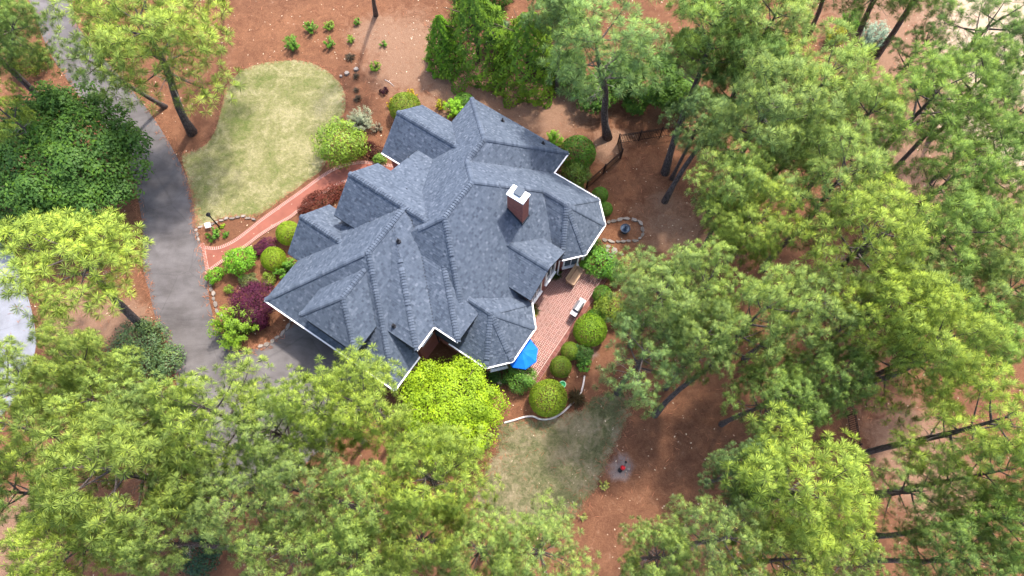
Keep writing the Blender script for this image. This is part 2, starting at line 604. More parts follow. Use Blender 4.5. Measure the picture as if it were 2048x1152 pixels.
def build_ground():
    xs = np.concatenate([np.arange(-500, -60, 40), np.arange(-60, 60.01, 0.6), np.arange(100, 501, 40)])
    ys = np.concatenate([np.arange(-400, -24, 40), np.arange(-24, 66.01, 0.6), np.arange(100, 501, 40)])
    X, Y = np.meshgrid(xs, ys)
    P = np.stack([X.ravel(), Y.ravel(), np.zeros(X.size)], 1)
    nx, ny = len(xs), len(ys)
    idx = np.arange(nx * ny).reshape(ny, nx)
    F = np.stack([idx[:-1, :-1].ravel(), idx[:-1, 1:].ravel(), idx[1:, 1:].ravel(), idx[1:, :-1].ravel()], 1)
    sand = np.zeros(len(P))
    for e in ((960, 165, 5.5, 4.0), (1040, 225, 6, 2.5), (820, 110, 3.5, 4.0), (760, 70, 2.5, 2.0), (1345, 460, 2.6, 2.0, 0.9), (1215, 300, 1.2, 1.2), (1230, 275, 1.5, 0.8),  # softest-edged blob paints sunlight onto plain straw right of the house
              (1330, 400, 1.0, 0.8), (1800, 60, 6, 6), (1900, 330, 7, 7), (1830, 900, 3, 3), (1880, 980, 3, 3), (230, 640, 2.6, 1.6), (150, 640, 2.0, 2.4), (20, 1090, 2.5, 3)):
        sand = np.maximum(sand, ell(P, *e))
    pale = np.zeros(len(P))
    for e in ((2000, 110, 5, 5), (1930, 240, 2.5, 2.5), (2040, 300, 3, 3), (1990, 30, 4.5, 4)):
        pale = np.maximum(pale, ell(P, *e))
    ash = np.zeros(len(P))
    for e in ((1240, 935, 0.85, 0.8, 0.35), (1180, 703, 0.45, 0.35)):
        ash = np.maximum(ash, ell(P, *e))
    me = meshdata('ground', P, F, M['ground'], attrs={'sand': sand, 'pale': pale, 'ash': ash})
    o = obj('ground', me)
    o['kind'] = 'structure'
build_ground()

LAWN = smooth_poly(gp([(364, 312), (392, 301), (420, 280), (436, 245), (447, 200), (460, 163), (490, 139), (530, 126), (580, 121), (622, 126), (655, 143), (680, 166), (690, 192), (690, 218),
                       (683, 243), (668, 275), (655, 310), (643, 340), (601, 371), (560, 400), (522, 428), (505, 434), (480, 433), (440, 438), (402, 455), (392, 452), (390, 430), (385, 400), (377, 362)]), 4, True, 0.03, 3)
BACK = smooth_poly(gp([(1000, 852), (1060, 842), (1105, 840), (1150, 822), (1195, 800), (1240, 790), (1268, 800), (1250, 835), (1236, 872), (1216, 915), (1196, 955), (1170, 998), (1140, 1034), (1080, 1050),
                       (1000, 1050), (950, 1010), (960, 960), (985, 925), (1000, 890)]), 9, True, 0.17, 5)
DRIVE = smooth_poly(gp([(40, -60), (62, 10), (95, 95), (128, 150), (160, 195), (200, 240), (236, 290), (262, 350), (277, 400), (285, 450), (287, 540), (297, 575), (312, 640), (334, 684), (352, 760), (372, 880), (390, 965),
                        (470, 975), (560, 968), (640, 900), (760, 790), (780, 750), (700, 690), (610, 640), (578, 652), (545, 680), (515, 697), (460, 690), (424, 625), (414, 556), (402, 492), (394, 452), (386, 400), (372, 350),
                        (340, 288), (300, 226), (250, 165), (190, 95), (150, 40), (130, -60)]), 3, True, 0.025, 9)
sheet('lawn', LAWN, 0.012, M['lawn'])
sheet('back_lawn', BACK, 0.012, M['backlawn'])
sheet('driveway', DRIVE, 0.02, M['asphalt'])
sheet('concrete_pad', smooth_poly(gp([(-120, 470), (6, 488), (36, 530), (58, 600), (69, 650), (70, 705), (30, 800), (-120, 900)]), 4), 0.02, M['concrete'])

def blades(name, poly, n, h, mat, seed):
    r = np.random.default_rng(seed)
    A = np.array([p[:2] for p in poly])
    lo, hi = A.min(0), A.max(0)
    P = lo + (hi - lo) * r.random((n * 2, 2))
    P = P[inside(P, A)][:n]
    m = len(P)
    az = r.random(m) * 2 * np.pi
    ln = h * (0.5 + r.random(m))
    d = np.stack([np.cos(az), np.sin(az)], 1)
    w = np.stack([-d[:, 1], d[:, 0]], 1) * 0.012
    z0 = np.full(m, 0.012)
    V = np.empty((m, 3, 3))
    V[:, 0, :2], V[:, 0, 2] = P - w, z0
    V[:, 1, :2], V[:, 1, 2] = P + w, z0
    V[:, 2, :2], V[:, 2, 2] = P + d * ln[:, None] * 0.9, z0 + ln * 0.6
    F = np.arange(m * 3).reshape(m, 3)
    o = obj(name, meshdata(name, V.reshape(-1, 3), F, mat))
    o['kind'] = 'stuff'
    o['label'] = 'short patchy grass blades covering the ' + ('front lawn' if 'front' in name else 'back lawn')
    return o
blades('front_grass', LAWN, 42000, 0.11, M['blade'], 1)
_bc = np.mean(BACK, axis=0)
blades('back_grass', [_bc + (p - _bc) * 1.05 for p in BACK], 26000, 0.13, M['bladeb'], 2)

def litter(name, n, mat, size, seed, label, aspect=0.5, pts=None):
    r = np.random.default_rng(seed)
    P = np.stack([r.uniform(-38, 40, n * 2), r.uniform(-8, 46, n * 2)], 1)
    bad = inside(P, [p[:2] for p in LAWN]) | inside(P, [p[:2] for p in DRIVE])
    D = P - HO
    a, b = D @ UU, D @ VV
    bad |= (a > -8) & (a < 7.3) & (b > -9) & (b < 10)
    P = P[~bad][:n] if pts is None else pts
    m = len(P)
    az = r.random(m) * 2 * np.pi
    s = size * (0.5 + r.random(m))
    d = np.stack([np.cos(az), np.sin(az)], 1) * s[:, None]
    w = np.stack([-np.sin(az), np.cos(az)], 1) * (s * aspect)[:, None]
    z = (0.015 if pts is None else 0.028) + r.random(m) * 0.02
    V = np.empty((m, 4, 3))
    for k, (sa, sb) in enumerate(((-1, -.3), (0.2, -1), (1, .3), (-.2, 1))):
        V[:, k, :2] = P + d * sa + w * sb
        V[:, k, 2] = z + (0.012 if k % 2 else 0) + r.random(m) * 0.02
    o = obj(name, meshdata(name, V.reshape(-1, 3), np.arange(m * 4).reshape(m, 4), mat))
    o['kind'] = 'stuff'
    o['label'] = label
litter('leaf_litter', 3000, M['litter'], 0.05, 11, 'pale dry leaves scattered over the pine straw')
litter('fallen_straw', 9000, M['straw'], 0.16, 12, 'reddish brown pine straw strewn over the ground', 0.08)

def edge_points(poly, n, spread, seed):
    r = np.random.default_rng(seed)
    A = np.array([p[:2] for p in poly])
    k = r.integers(0, len(A), n)
    f = r.random((n, 1))
    return A[k] * (1 - f) + A[(k + 1) % len(A)] * f + r.normal(0, spread, (n, 2))
litter('drive_straw', 2600, M['straw'], 0.15, 13, 'pine straw gathered along the driveway edges', 0.08, edge_points(DRIVE, 2600, 0.22, 13))
litter('lawn_straw', 2200, M['straw'], 0.15, 14, 'pine straw fraying over the lawn edges', 0.08, np.concatenate([edge_points(LAWN, 1200, 0.12, 14), edge_points(BACK, 1000, 0.35, 15)]))

# brick path from the driveway to the front door
PATH_UP = smooth_poly(gp([(402, 488), (413, 492), (436, 493), (466, 480), (496, 458), (522, 437), (561, 409), (602, 380), (643, 350), (672, 334), (702, 325), (740, 322), (790, 330)]), 5, False)
PATH_LO = smooth_poly(gp([(413, 549), (446, 525), (470, 510), (498, 491), (520, 474), (548, 456), (582, 437), (603, 420), (625, 405), (655, 384), (690, 366), (730, 360), (800, 360)]), 5, False)
sheet('brick_path', list(PATH_UP) + list(reversed(PATH_LO)), 0.030, M['pathbrick'])

def lay_row(parent, line, width, step, z, mat, limit, side=1, thick=0.05, gap=0.4, seed=3):
    """soldier course along a line: one brick object each"""
    rr = random.Random(seed)
    mb = MB()
    mb.box((0, 0, 0), (step * (1 - gap), width, thick))
    me = meshdata('brick', mb.V, mb.F, mat, tone=[0.6] * len(mb.V))
    L = [np.array(p[:2]) for p in line]
    acc, n = 0.0, 0
    for i in range(len(L) - 1):
        d = L[i + 1] - L[i]
        ln = np.linalg.norm(d)
        if ln < 1e-6:
            continue
        d /= ln
        nrm = np.array((-d[1], d[0])) * side
        while acc < ln and n < limit:
            q = L[i] + d * acc + nrm * width / 2
            o = obj('brick', me, parent, (q[0], q[1], z + rr.uniform(-0.003, 0.003)))
            o.rotation_euler = (0, 0, math.atan2(d[1], d[0]) + rr.uniform(-0.03, 0.03))
            acc += step
            n += 1
        acc -= ln
pathobj = bpy.data.objects['brick_path']
# pale mortar bed under the soldier courses
def band(name, line, width, side, z, mat):
    L = [np.array(p[:2]) for p in line]
    V, F = [], []
    for i, p in enumerate(L):
        d = L[min(i + 1, len(L) - 1)] - L[max(i - 1, 0)]
        d = d / np.linalg.norm(d)
        nrm = np.array((-d[1], d[0])) * side
        V += [(p[0], p[1], z), (p[0] + nrm[0] * width, p[1] + nrm[1] * width, z)]
    for i in range(len(L) - 1):
        f = (2 * i, 2 * i + 2, 2 * i + 3, 2 * i + 1)
        F.append(f if side < 0 else f[::-1])
    return obj(name, meshdata(name, V, F, mat), pathobj)
END = [PATH_UP[0], PATH_LO[0]]
for ln, sd_, sdx in ((PATH_UP, -1, 21), (PATH_LO, 1, 22), (END, 1, 23)):
    band('mortar_bed', ln, 0.24, sd_, 0.036 + 0.004 * (sdx - 21), M['pathmortar'])
lay_row(pathobj, PATH_UP, 0.21, 0.125, 0.030, M['pathbrick'], 140, -1, seed=1)
lay_row(pathobj, PATH_LO, 0.21, 0.125, 0.034, M['pathbrick'], 130, 1, seed=2)
lay_row(pathobj, END, 0.21, 0.125, 0.038, M['pathbrick'], 25, 1, seed=3)

# ------------------------------------------------------------------ patio of basket-weave bricks
def build_patio():
    corner = to_ab(G(1215, 557))
    a1 = corner[0]
    b1 = corner[1]
    lowb = to_ab(G(1075, 770))[1]
    poly = [(4.6, lowb + 0.1), (a1, lowb + 0.1), (a1, b1), (5.6, b1), (5.6, 0.5), (4.6, 0.5)]
    pts = [HW(a, b) for a, b in poly]
    base = sheet('patio', pts, 0.035, M['mortar'])
    mod = 0.25
    cells = []
    wall_poly = [(3, -.4), (6.25, -.4), (7.2, -1.5), (7.2, -3.9), (6.25, -4.9), (3, -4.9)]
    na = int((a1 - 0.3 - 4.6) / mod)
    nb = int((b1 - 0.3 - lowb) / mod)
    bricks = []
    for i in range(na):
        for j in range(nb):
            a, b = a1 - 0.32 - (i + 0.5) * mod, b1 - 0.32 - (j + 0.5) * mod
            if b > 0.4 and a < 5.7:
                continue
            if b < lowb + 0.2:
                continue
            if inside(np.array([[a, b]]), wall_poly)[0]:
                continue
            for k in (-1, 1):
                if (i + j) % 2:
                    bricks.append((a + k * mod / 4, b, 0))
                else:
                    bricks.append((a, b + k * mod / 4, 1))
    # soldier edge along the outer side and the north-east end
    edge = []
    t = lowb + 0.2
    while t < b1 - 0.05:
        edge.append((a1 - 0.15, t, 2))
        t += 0.125
    t = 5.75
    while t < a1 - 0.32:
        edge.append((t, b1 - 0.15, 3))
        t += 0.125
    mb = MB()
    mb.box((0, 0, 0), (mod / 2 - 0.040, mod - 0.040, 0.05))
    mesh_a = [meshdata('brick', mb.V, mb.F, M['paver'], tone=[tv] * 8) for tv in (0.15, 0.45, 0.65, 0.95)]
    mb2 = MB()
    mb2.box((0, 0, 0), (0.105, 0.28, 0.07))
    mesh_e = [meshdata('edge_brick', mb2.V, mb2.F, M['paver'], tone=[tv] * 8) for tv in (0.2, 0.5, 0.8)]
    rr = random.Random(4)
    def place(item, single, bag):
        a, b, t = item
        p = HW(a, b, (0.032 if t < 2 else 0.045) + rr.uniform(-0.004, 0.004))
        rz = PH + (0 if t in (0, 3) else math.pi / 2) + rr.uniform(-0.02, 0.02)
        me = rr.choice(mesh_a if t < 2 else mesh_e)
        if single:
            o = obj('brick', me, base, tuple(p))
            o.rotation_euler = (0, 0, rz)
        else:
            bag.append((p, rz, t, rr.random()))
    visible = [x for x in bricks if x[0] > 5.9]
    hidden = [x for x in bricks if x[0] <= 5.9]
    visible.sort(key=lambda x: -(x[0] * 0.4 - x[1] * 0.2))
    bag = []
    singles = 300 - len(edge)
    for x in edge:
        place(x, True, bag)
    for i, x in enumerate(visible):
        place(x, i < singles, bag)
    for x in hidden:
        place(x, False, bag)
    V, F, T = [], [], []
    for p, rz, t, tv in bag:
        m = MB()
        m.box(tuple(p), (mod / 2 - 0.040, mod - 0.040, 0.05), rz)
        n = len(V)
        V += m.V
        F += [tuple(i + n for i in f) for f in m.F]
        T += [tv] * 8
    o = obj('brick_paving', meshdata('brick_paving', V, F, M['paver'], tone=T), base)
    o['kind'] = 'stuff'
build_patio()

# ------------------------------------------------------------------ the house: local axes a (along the garage front), b (along the patio)
house = thing('brick_house', 'large red brick house with a steep blue grey shingled roof of many hips and gables', 'house', tuple(HW(0, 0, 0)), PH)

PL = []      # roof planes: polygon in (a, b), z = c0 + ca*a + cb*b
def plane(poly, c0, ca, cb):
    PL.append((np.array(poly, float), (c0, ca, cb)))

def plane3(poly, p, q, r):
    A = np.array([[1, p[0], p[1]], [1, q[0], q[1]], [1, r[0], r[1]]], float)
    c = np.linalg.solve(A, np.array([p[2], q[2], r[2]], float))
    plane(poly, *c)

def gable_a(b0, b1, a0, a1, ze, zr):
    """gable roof with its ridge along a"""
    bm_ = (b0 + b1) / 2
    k = (zr - ze) / (b1 - bm_)
    plane([(a0, b0), (a1, b0), (a1, bm_), (a0, bm_)], ze - k * b0, 0, k)
    plane([(a0, bm_), (a1, bm_), (a1, b1), (a0, b1)], ze + k * b1, 0, -k)

P8 = 0.865
ZT = 3 + P8 * 5.8                                   # main ridge height
gable_a(3.35, 8.1, -8.4, -3.2, 3.0, 5.05)            # A  front right gable
gable_a(-2.85, 1.75, -7.0, -1.0, 5.1, 7.15)          # B  tall entry gable
plane([(-5.95, 1.75), (-3.2, 1.75), (-3.2, 4.47), (-5.95, 4.47)], 5.1 + 0.41 * 1.75, 0, -0.41)     # C  low slope over the door
plane([(0, 0), (0, 2.87), (-1.65, 4.52), (-1.65, 6.47), (-5.8, 10.6), (-5.8, -1.0), (-1.6, -1.6)], ZT, P8, 0)   # main front
plane([(-5.8, 10.6), (2.45, 10.6), (-1.65, 6.47)], 3 + P8 * 10.6, 0, -P8)
plane([(-1.65, 6.47), (2.45, 10.6), (2.45, 8.2), (-1.65, 4.3)], 3 + P8 * 2.45, -P8, 0)
plane([(0, 2.87), (3.19, 6.06), (5.0, 6.06), (6.1, 8.67), (2.3, 8.67), (-1.65, 4.52)], ZT + P8 * 2.87, 0, -P8)
plane([(0, 2.87), (0, 0), (3.3, -3.3), (5.8, -3.3), (5.8, 6.06), (3.19, 6.06)], ZT, -P8, 0)
plane([(0, 0), (-2.4, -2.4), (-1, -3.2), (1.0, -3.6), (3.3, -3.5), (3.3, -3.3)], ZT, 0, P8)
E1P = (5.0, 6.06, ZT - P8 * (6.06 - 2.87))
E1E = [(6.1, 8.67), (7.45, 7.27), (7.5, 4.7), (6.45, 3.52)]
for i in range(3):
    p, q = E1E[i], E1E[i + 1]
    plane3([E1P[:2], p, q], E1P, (*p, 3.0), (*q, 3.0))
plane3([(3.0, 6.06), E1P[:2], (6.45, 3.52), (3.0, 3.52)], E1P, (6.45, 3.52, 3.0), (3.0, 3.52, 3.0))
E2P = (5.07, -2.66, 5.05)
E2E = [(6.41, -0.1), (7.53, -1.41), (7.55, -3.99), (6.41, -5.25)]
plane3([(2.7, -2.66), E2P[:2], (6.41, -0.1), (2.7, -0.1)], E2P, (6.41, -0.1, 3.0), (2.7, -0.1, 3.0))
for i in range(3):
    p, q = E2E[i], E2E[i + 1]
    plane3([E2P[:2], p, q], E2P, (*p, 3.0), (*q, 3.0))
plane3([(2.5, -2.66), E2P[:2], (6.41, -5.25), (2.5, -5.25)], E2P, (6.41, -5.25, 3.0), (2.5, -5.25, 3.0))
gable_a(-0.3, 3.75, 2.8, 6.45, 3.9, 5.1)             # F  small gable to the patio
HR, HZ = -2.7, 7.2
kH = (HZ - 3) / (7.95 + HR)
HE = -4.12
kE = (HZ - 3) / (9.53 + HE)
plane([(HR, HE), (HR, -0.6), (-6.0, -0.6), (-6.0, -2.2), (-7.95, -2.2), (-7.95, -9.53)], 3 + kH * 7.95, kH, 0)
HRE = HR + (HZ - 3) / kH
plane([(-7.95, -9.53), (HRE, -9.53), (HR, HE)], 3 + kE * 9.53, 0, kE)
plane([(HR, HE), (HRE, -9.53), (HRE, -7.0), (0.3, -5.6), (HR, -0.8)], HZ + kH * HR, -kH, 0)
kG = 0.47
plane([(2.62, -7.02), (2.62, -5.2), (-0.58, -2.0), (-2.0, -0.9), (HR, -0.7), (HR, -1.7)], 4.7 + kG * 2.62, -kG, 0)
plane([(2.62, -7.02), (HR, -1.7), (HR, -4.0), (0.0, -7.02)], 4.7 + kG * 7.02, 0, kG)
plane([(2.62, -5.2), (4.4, -5.2), (1.2, -2.0), (-0.58, -2.0)], 4.7 + kG * 5.2, 0, kG)
plane([(4.4, -5.2), (4.4, -3.0), (3.3, -2.9), (1.2, -2.0)], 4.7 + kG * 4.4, -kG, 0)
IZ, IR = 4.8, 6.55
kI = (IR - IZ) / 2.2
plane([(-4.66, -9.23), (-2.46, -7.12), (-2.46, -4.8), (-4.66, -6.6)], IZ + kI * 4.66, kI, 0)
plane([(-0.26, -9.23), (-0.26, -6.6), (-2.46, -4.8), (-2.46, -7.12)], IZ - kI * 0.26, -kI, 0)
plane3([(-4.66, -9.23), (-0.26, -9.23), (-2.46, -7.12)], (-4.66, -9.23, IZ), (-0.26, -9.23, IZ), (-2.46, -7.12, IR))
gable_a(-6.22, -1.86, -8.85, -5.3, 3.0, 4.95)        # J  front left gable

def roofz(A):
    """height of the topmost roof plane over points (a, b)"""
    A = np.asarray(A, float).reshape(-1, 2)
    z = np.full(len(A), -1e3)
    for poly, (c0, ca, cb) in PL:
        m = inside(A, poly)
        zz = c0 + ca * A[:, 0] + cb * A[:, 1]
        z = np.where(m, np.maximum(z, zz), z)
    return z

def build_roof():
    mb = MB()
    for poly, (c0, ca, cb) in PL:
        n = len(poly)
        area = sum(poly[i][0] * poly[(i + 1) % n][1] - poly[(i + 1) % n][0] * poly[i][1] for i in range(n))
        pp = poly if area > 0 else poly[::-1]
        top = [(a, b, c0 + ca * a + cb * b - 0.005) for a, b in pp]
        bot = [(a, b, z - 0.16) for a, b, z in top]
        fs = [tuple(range(n)), tuple(range(2 * n - 1, n - 1, -1))]
        fs += [(i, n + i, n + (i + 1) % n, (i + 1) % n) for i in range(n)]
        mb.add(top + bot, fs)
    roof = mb.build('roof', M['deck'], house)
    # ---- shingles, course by course
    r = np.random.default_rng(5)
    C = []                                           # a, b of the tab's middle, half width, s/d axes, slope, offsets
    for poly, (c0, ca, cb) in PL:
        g = math.hypot(ca, cb)
        d = np.array((-ca, -cb)) / g                 # downslope in plan
        t = np.array((-d[1], d[0]))
        k = math.sqrt(1 + g * g)
        ex = 0.145 / k
        sw = poly @ d
        st = poly @ t
        w1 = sw.max()
        while w1 > sw.min():
            w0 = max(w1 - ex, sw.min())
            wm = (w0 + w1) / 2
            xs = []
            n = len(poly)
            for i in range(n):
                u1, v1 = sw[i], st[i]
                u2, v2 = sw[(i + 1) % n], st[(i + 1) % n]
                if (u1 > wm) != (u2 > wm):
                    xs.append(v1 + (wm - u1) / (u2 - u1) * (v2 - v1))
            xs.sort()
            for x0, x1 in zip(xs[::2], xs[1::2]):
                s = x0
                while s < x1:
                    e = min(s + r.uniform(0.12, 0.23), x1)
                    if e - s > 0.03:
                        m = t * ((s + e) / 2) + d * wm
                        C.append((m[0], m[1], (e - s) / 2, t[0], t[1], d[0], d[1], g, (w1 - w0) / 2, c0 + ca * m[0] + cb * m[1]))
                    s = e
            w1 -= ex
    C = np.array(C)
    C = C[roofz(C[:, :2]) < C[:, 9] + 0.05]
    m = len(C)
    lift = 0.012 + 0.012 * (r.random(m) < 0.45)
    tone = np.clip(np.choose(r.choice(4, m, p=(0.2, 0.33, 0.34, 0.13)), [0.30, 0.46, 0.56, 0.72]) + r.normal(0, 0.06, m), 0, 1)
    hw, ex = C[:, 2] - 0.003, C[:, 8]
    T, D = C[:, 3:5], C[:, 5:7]
    base = C[:, :2]
    V = np.empty((m, 6, 3))
    for k_, (su, sv, up) in enumerate(((-1, -1, .15), (1, -1, .15), (1, 1, 1), (-1, 1, 1), (-1, 1, 0), (1, 1, 0))):
        over = np.where(sv < 0, ex + 0.02, ex)
        p = base + T * (hw * su)[:, None] + D * (over * sv)[:, None]
        V[:, k_, :2] = p
        V[:, k_, 2] = C[:, 9] - C[:, 7] * over * sv + lift * up + 0.002
    # the 300 that show largest stay single objects
    W3 = np.stack([HO[0] + base[:, 0] * UU[0] + base[:, 1] * VV[0], HO[1] + base[:, 0] * UU[1] + base[:, 1] * VV[1], C[:, 9]], 1)
    dv = np.array((0, 0, CAM_H)) - W3
    dist = np.linalg.norm(dv, axis=1)
    nrm = np.stack([C[:, 7] * (D[:, 0] * UU[0] + D[:, 1] * VV[0]), C[:, 7] * (D[:, 0] * UU[1] + D[:, 1] * VV[1]), np.ones(m)], 1)
    nrm /= np.linalg.norm(nrm, axis=1)[:, None]
    size = hw * ex * (nrm * dv).sum(1) / dist ** 3
    order = np.argsort(-size)
    single = np.zeros(m, bool)
    single[order[:300]] = True
    QUADS = np.array([(0, 3, 2, 1), (3, 4, 5, 2)])
    TRIS = [(0, 4, 3), (1, 2, 5)]
    rest = V[~single]
    k = len(rest)
    F = (np.arange(k)[:, None, None] * 6 + QUADS[None]).reshape(-1, 4).tolist()
    F += (np.arange(k)[:, None, None] * 6 + np.array(TRIS)[None]).reshape(-1, 3).tolist()
    o = obj('shingles', meshdata('shingles', rest.reshape(-1, 3), F, M['shingle'], tone=np.repeat(tone[~single], 6)), roof)
    o['kind'] = 'stuff'
    for i in np.where(single)[0]:
        c = V[i].mean(0)
        obj('shingle', meshdata('shingle', V[i] - c, QUADS.tolist() + TRIS, M['shingle'], tone=[tone[i]] * 6), roof, tuple(c))
    return roof
roof = build_roof()

def ridge_caps():
    """cap shingles over every ridge and hip; the list is read off the planes above"""
    L = []
    z = lambda a, b, v: (a, b, v)
    def add(p, q):
        L.append((np.array(p, float), np.array(q, float)))
    add((-3.4, 5.725, 5.05), (-8.4, 5.725, 5.05))
    add((-1.0, -0.55, 7.15), (-7.0, -0.55, 7.15))
    add((0, 0, ZT), (0, 2.87, ZT))
    add((-1.2, -1.2, ZT - P8 * 1.2), (0, 0, ZT))
    add((-1.65, 4.52, ZT - P8 * 1.65), (0, 2.87, ZT))
    add((-1.65, 4.52, 6.57), (-1.65, 6.47, 6.57))
    add((-5.8, 10.6, 3), (-1.65, 6.47, 6.57))
    add((2.45, 10.6, 3), (-1.65, 6.47, 6.57))
    add((3.19, 6.06, E1P[2]), (0, 2.87, ZT))
    add((3.19, 6.06, E1P[2]), E1P)
    for p in E1E:
        add((*p, 3), E1P)
    add((3.4, -3.4, ZT - P8 * 3.4), (0, 0, ZT))
    add((2.9, -2.66, 5.05), E2P)
    for p in E2E:
        add((*p, 3), E2P)
    add((6.45, 1.725, 5.1), (3.3, 1.725, 5.1))
    add((HR, HE, HZ), (HR, -0.6, HZ))
    add((-7.95, -9.53, 3), (HR, HE, HZ))
    add((HRE, -9.53, 3), (HR, HE, HZ))
    add((2.62, -7.02, 4.7), (-1.1, -3.3, 4.7 + kG * 3.72))
    add((4.4, -5.2, 4.7), (1.2, -2.0, 4.7 + kG * 3.2))
    add((-2.46, -7.12, IR), (-2.46, -5.0, IR))
    add((-4.66, -9.23, IZ), (-2.46, -7.12, IR))
    add((-0.26, -9.23, IZ), (-2.46, -7.12, IR))
    add((-5.5, -4.04, 4.95), (-8.85, -4.04, 4.95))
    caps = []
    rr = random.Random(8)
    for p, q in L:
        d = q - p
        ln = np.linalg.norm(d)
        hd = d[:2] / np.linalg.norm(d[:2])
        nr = np.array((-hd[1], hd[0]))
        n = int(ln / 0.17)
        for i in range(n):
            c0 = p + d * ((i - 0.1) / n)             # lower, exposed end
            c1 = p + d * ((i + 1.25) / n)
            mid = (c0 + c1) / 2
            side = roofz(np.array([mid[:2] + nr * 0.17, mid[:2] - nr * 0.17, mid[:2]]))
            if side[2] > mid[2] + 0.12 or (side < -100).any():
                if side[2] > mid[2] + 0.12 or side[2] < -100:
                    continue
            drop = [min(max(mid[2] - s_, 0.02), 0.2) if s_ > -100 else 0.12 for s_ in side[:2]]
            lo, hi = 0.095, 0.035
            V = []
            for c, h in ((c0, lo), (c1, hi)):
                V += [(*(c[:2] + nr * 0.17), c[2] - drop[0] + h), (*(c[:2] + nr * 0.07), c[2] - drop[0] * 0.3 + h), (*(c[:2] - nr * 0.07), c[2] - drop[1] * 0.3 + h), (*(c[:2] - nr * 0.17), c[2] - drop[1] + h)]
            V += [(v[0], v[1], v[2] - 0.05) for v in V[:4]]
            F = [(0, 1, 5, 4), (1, 2, 6, 5), (2, 3, 7, 6), (8, 9, 1, 0), (9, 10, 2, 1), (10, 11, 3, 2)]
            tone = min(1, max(0, rr.choice((0.34, 0.46, 0.56, 0.66)) + rr.uniform(-.08, .08)))
            w = HW(mid[0], mid[1], mid[2])
            dist = np.linalg.norm(w - np.array((0, 0, CAM_H)))
            caps.append((dist, np.array(V), F, tone))
    caps.sort(key=lambda c: c[0])
    for dist, V, F, tone in caps[:300]:
        c = V.mean(0)
        obj('ridge_shingle', meshdata('ridge_shingle', V - c, F, M['shingle'], tone=[tone] * len(V)), roof, tuple(c))
    VV_, FF, TT = [], [], []
    for dist, V, F, tone in caps[300:]:
        n = len(VV_)
        VV_ += V.tolist()
        FF += [tuple(i + n for i in f) for f in F]
        TT += [tone] * len(V)
    o = obj('ridge_shingles', meshdata('ridge_shingles', VV_, FF, M['shingle'], tone=TT), roof)
    o['kind'] = 'stuff'
ridge_caps()

# gutters and barge boards: white strips just outside the eaves
def eave(p, q, z, name='gutter'):
    p, q = np.array(p, float), np.array(q, float)
    d = (q - p) / np.linalg.norm(q - p)
    mid = (p + q) / 2
    n = np.array((-d[1], d[0]))
    zi = roofz(np.array([mid + n * 0.1, mid - n * 0.1]))
    if zi[0] > zi[1]:
        n = -n
    mb = MB()
    off = n * 0.038
    mb.beam((*(p + off), z - 0.085), (*(q + off), z - 0.085), 0.07, 0.14)
    mb.beam((*(p + n * 0.085), z - 0.04), (*(q + n * 0.085), z - 0.04), 0.022, 0.06)
    mb.build(name, M['white'], house)
for p, q, z_ in (((-8.4, 3.35), (-6.0, 3.35), 3), 
                ((2.45, 10.6), (2.45, 8.75), 3), ((2.45, 8.67), (6.1, 8.67), 3), ((6.1, 8.67), (7.45, 7.27), 3), ((7.45, 7.27), (7.5, 4.7), 3), ((7.5, 4.7), (6.45, 3.52), 3), ((6.45, 3.52), (5.8, 3.52), 3),
                ((6.41, -0.1), (7.53, -1.41), 3), ((7.53, -1.41), (7.55, -3.99), 3), ((7.55, -3.99), (6.41, -5.25), 3), ((6.41, -5.25), (3.6, -5.25), 3),
                ((2.62, -7.02), (2.62, -5.2), 4.7), ((2.62, -5.2), (4.4, -5.2), 4.7), ((-7.95, -9.53), (HRE, -9.53), 3), ((HRE, -9.53), (HRE, -7.0), 3),  ):
    eave(p, q, z_)

# walls: brick prisms under each wing, running up into the gables
def wall(pts, name='wall', mat=None, z0=0.0):
    n = len(pts)
    V = [(a, b, z0) for a, b, z in pts] + [tuple(p) for p in pts]
    F = [(i, (i + 1) % n, n + (i + 1) % n, n + i) for i in range(n)]
    F.append(tuple(range(n, 2 * n)))
    return obj(name, meshdata(name, V, F, mat or M['brick']), house)
wall([(-8.1, 3.7, 3.05), (-8.1, 5.725, 4.8), (-8.1, 7.75, 3.05), (-4, 7.75, 2.8), (-4, 3.7, 2.8)])
wall([(-6.7, -2.5, 5.15), (-6.7, -0.55, 6.85), (-6.7, 1.4, 5.15), (-3, 1.4, 4.9), (-3, -2.5, 4.9)])
wall([(-5.6, 1.41, 4.9), (-5.6, 4.2, 3.8), (-3.6, 4.2, 3.7), (-3.6, 1.41, 4.8)])
wall([(-5.4, 2, 2.82), (-5.4, 10.2, 2.82), (2.05, 10.2, 2.82), (2.05, 8.3, 2.82), (5.95, 8.3, 2.82), (7.1, 7.12, 2.82), (7.14, 4.84, 2.82), (6.3, 3.9, 2.82), (4, 3.7, 2.82), (4, 2, 2.82)])
wall([(3, 0.0, 3.85), (6.12, 0.0, 3.95), (6.12, 1.725, 4.85), (6.12, 3.45, 3.95), (3, 3.45, 3.85)])
wall([(2.5, -0.45, 2.82), (6.25, -0.45, 2.82), (7.18, -1.54, 2.82), (7.2, -3.86, 2.82), (6.25, -4.9, 2.82), (2.5, -4.9, 2.82)])
wall([(-7.6, -9.15, 2.82), (2.05, -9.15, 2.82), (2.05, -2, 2.82), (-7.6, -2, 2.82)])
wall([(-1.6, -6.65, 4.5), (2.28, -6.65, 4.5), (2.28, -4.85, 4.5), (4.05, -4.85, 4.5), (4.05, -3.2, 4.5), (0, -2.2, 4.5)])
wall([(-4.3, -8.9, 4.6), (-0.62, -8.9, 4.6), (-0.62, -6.4, 4.6), (-4.3, -6.4, 4.6)])
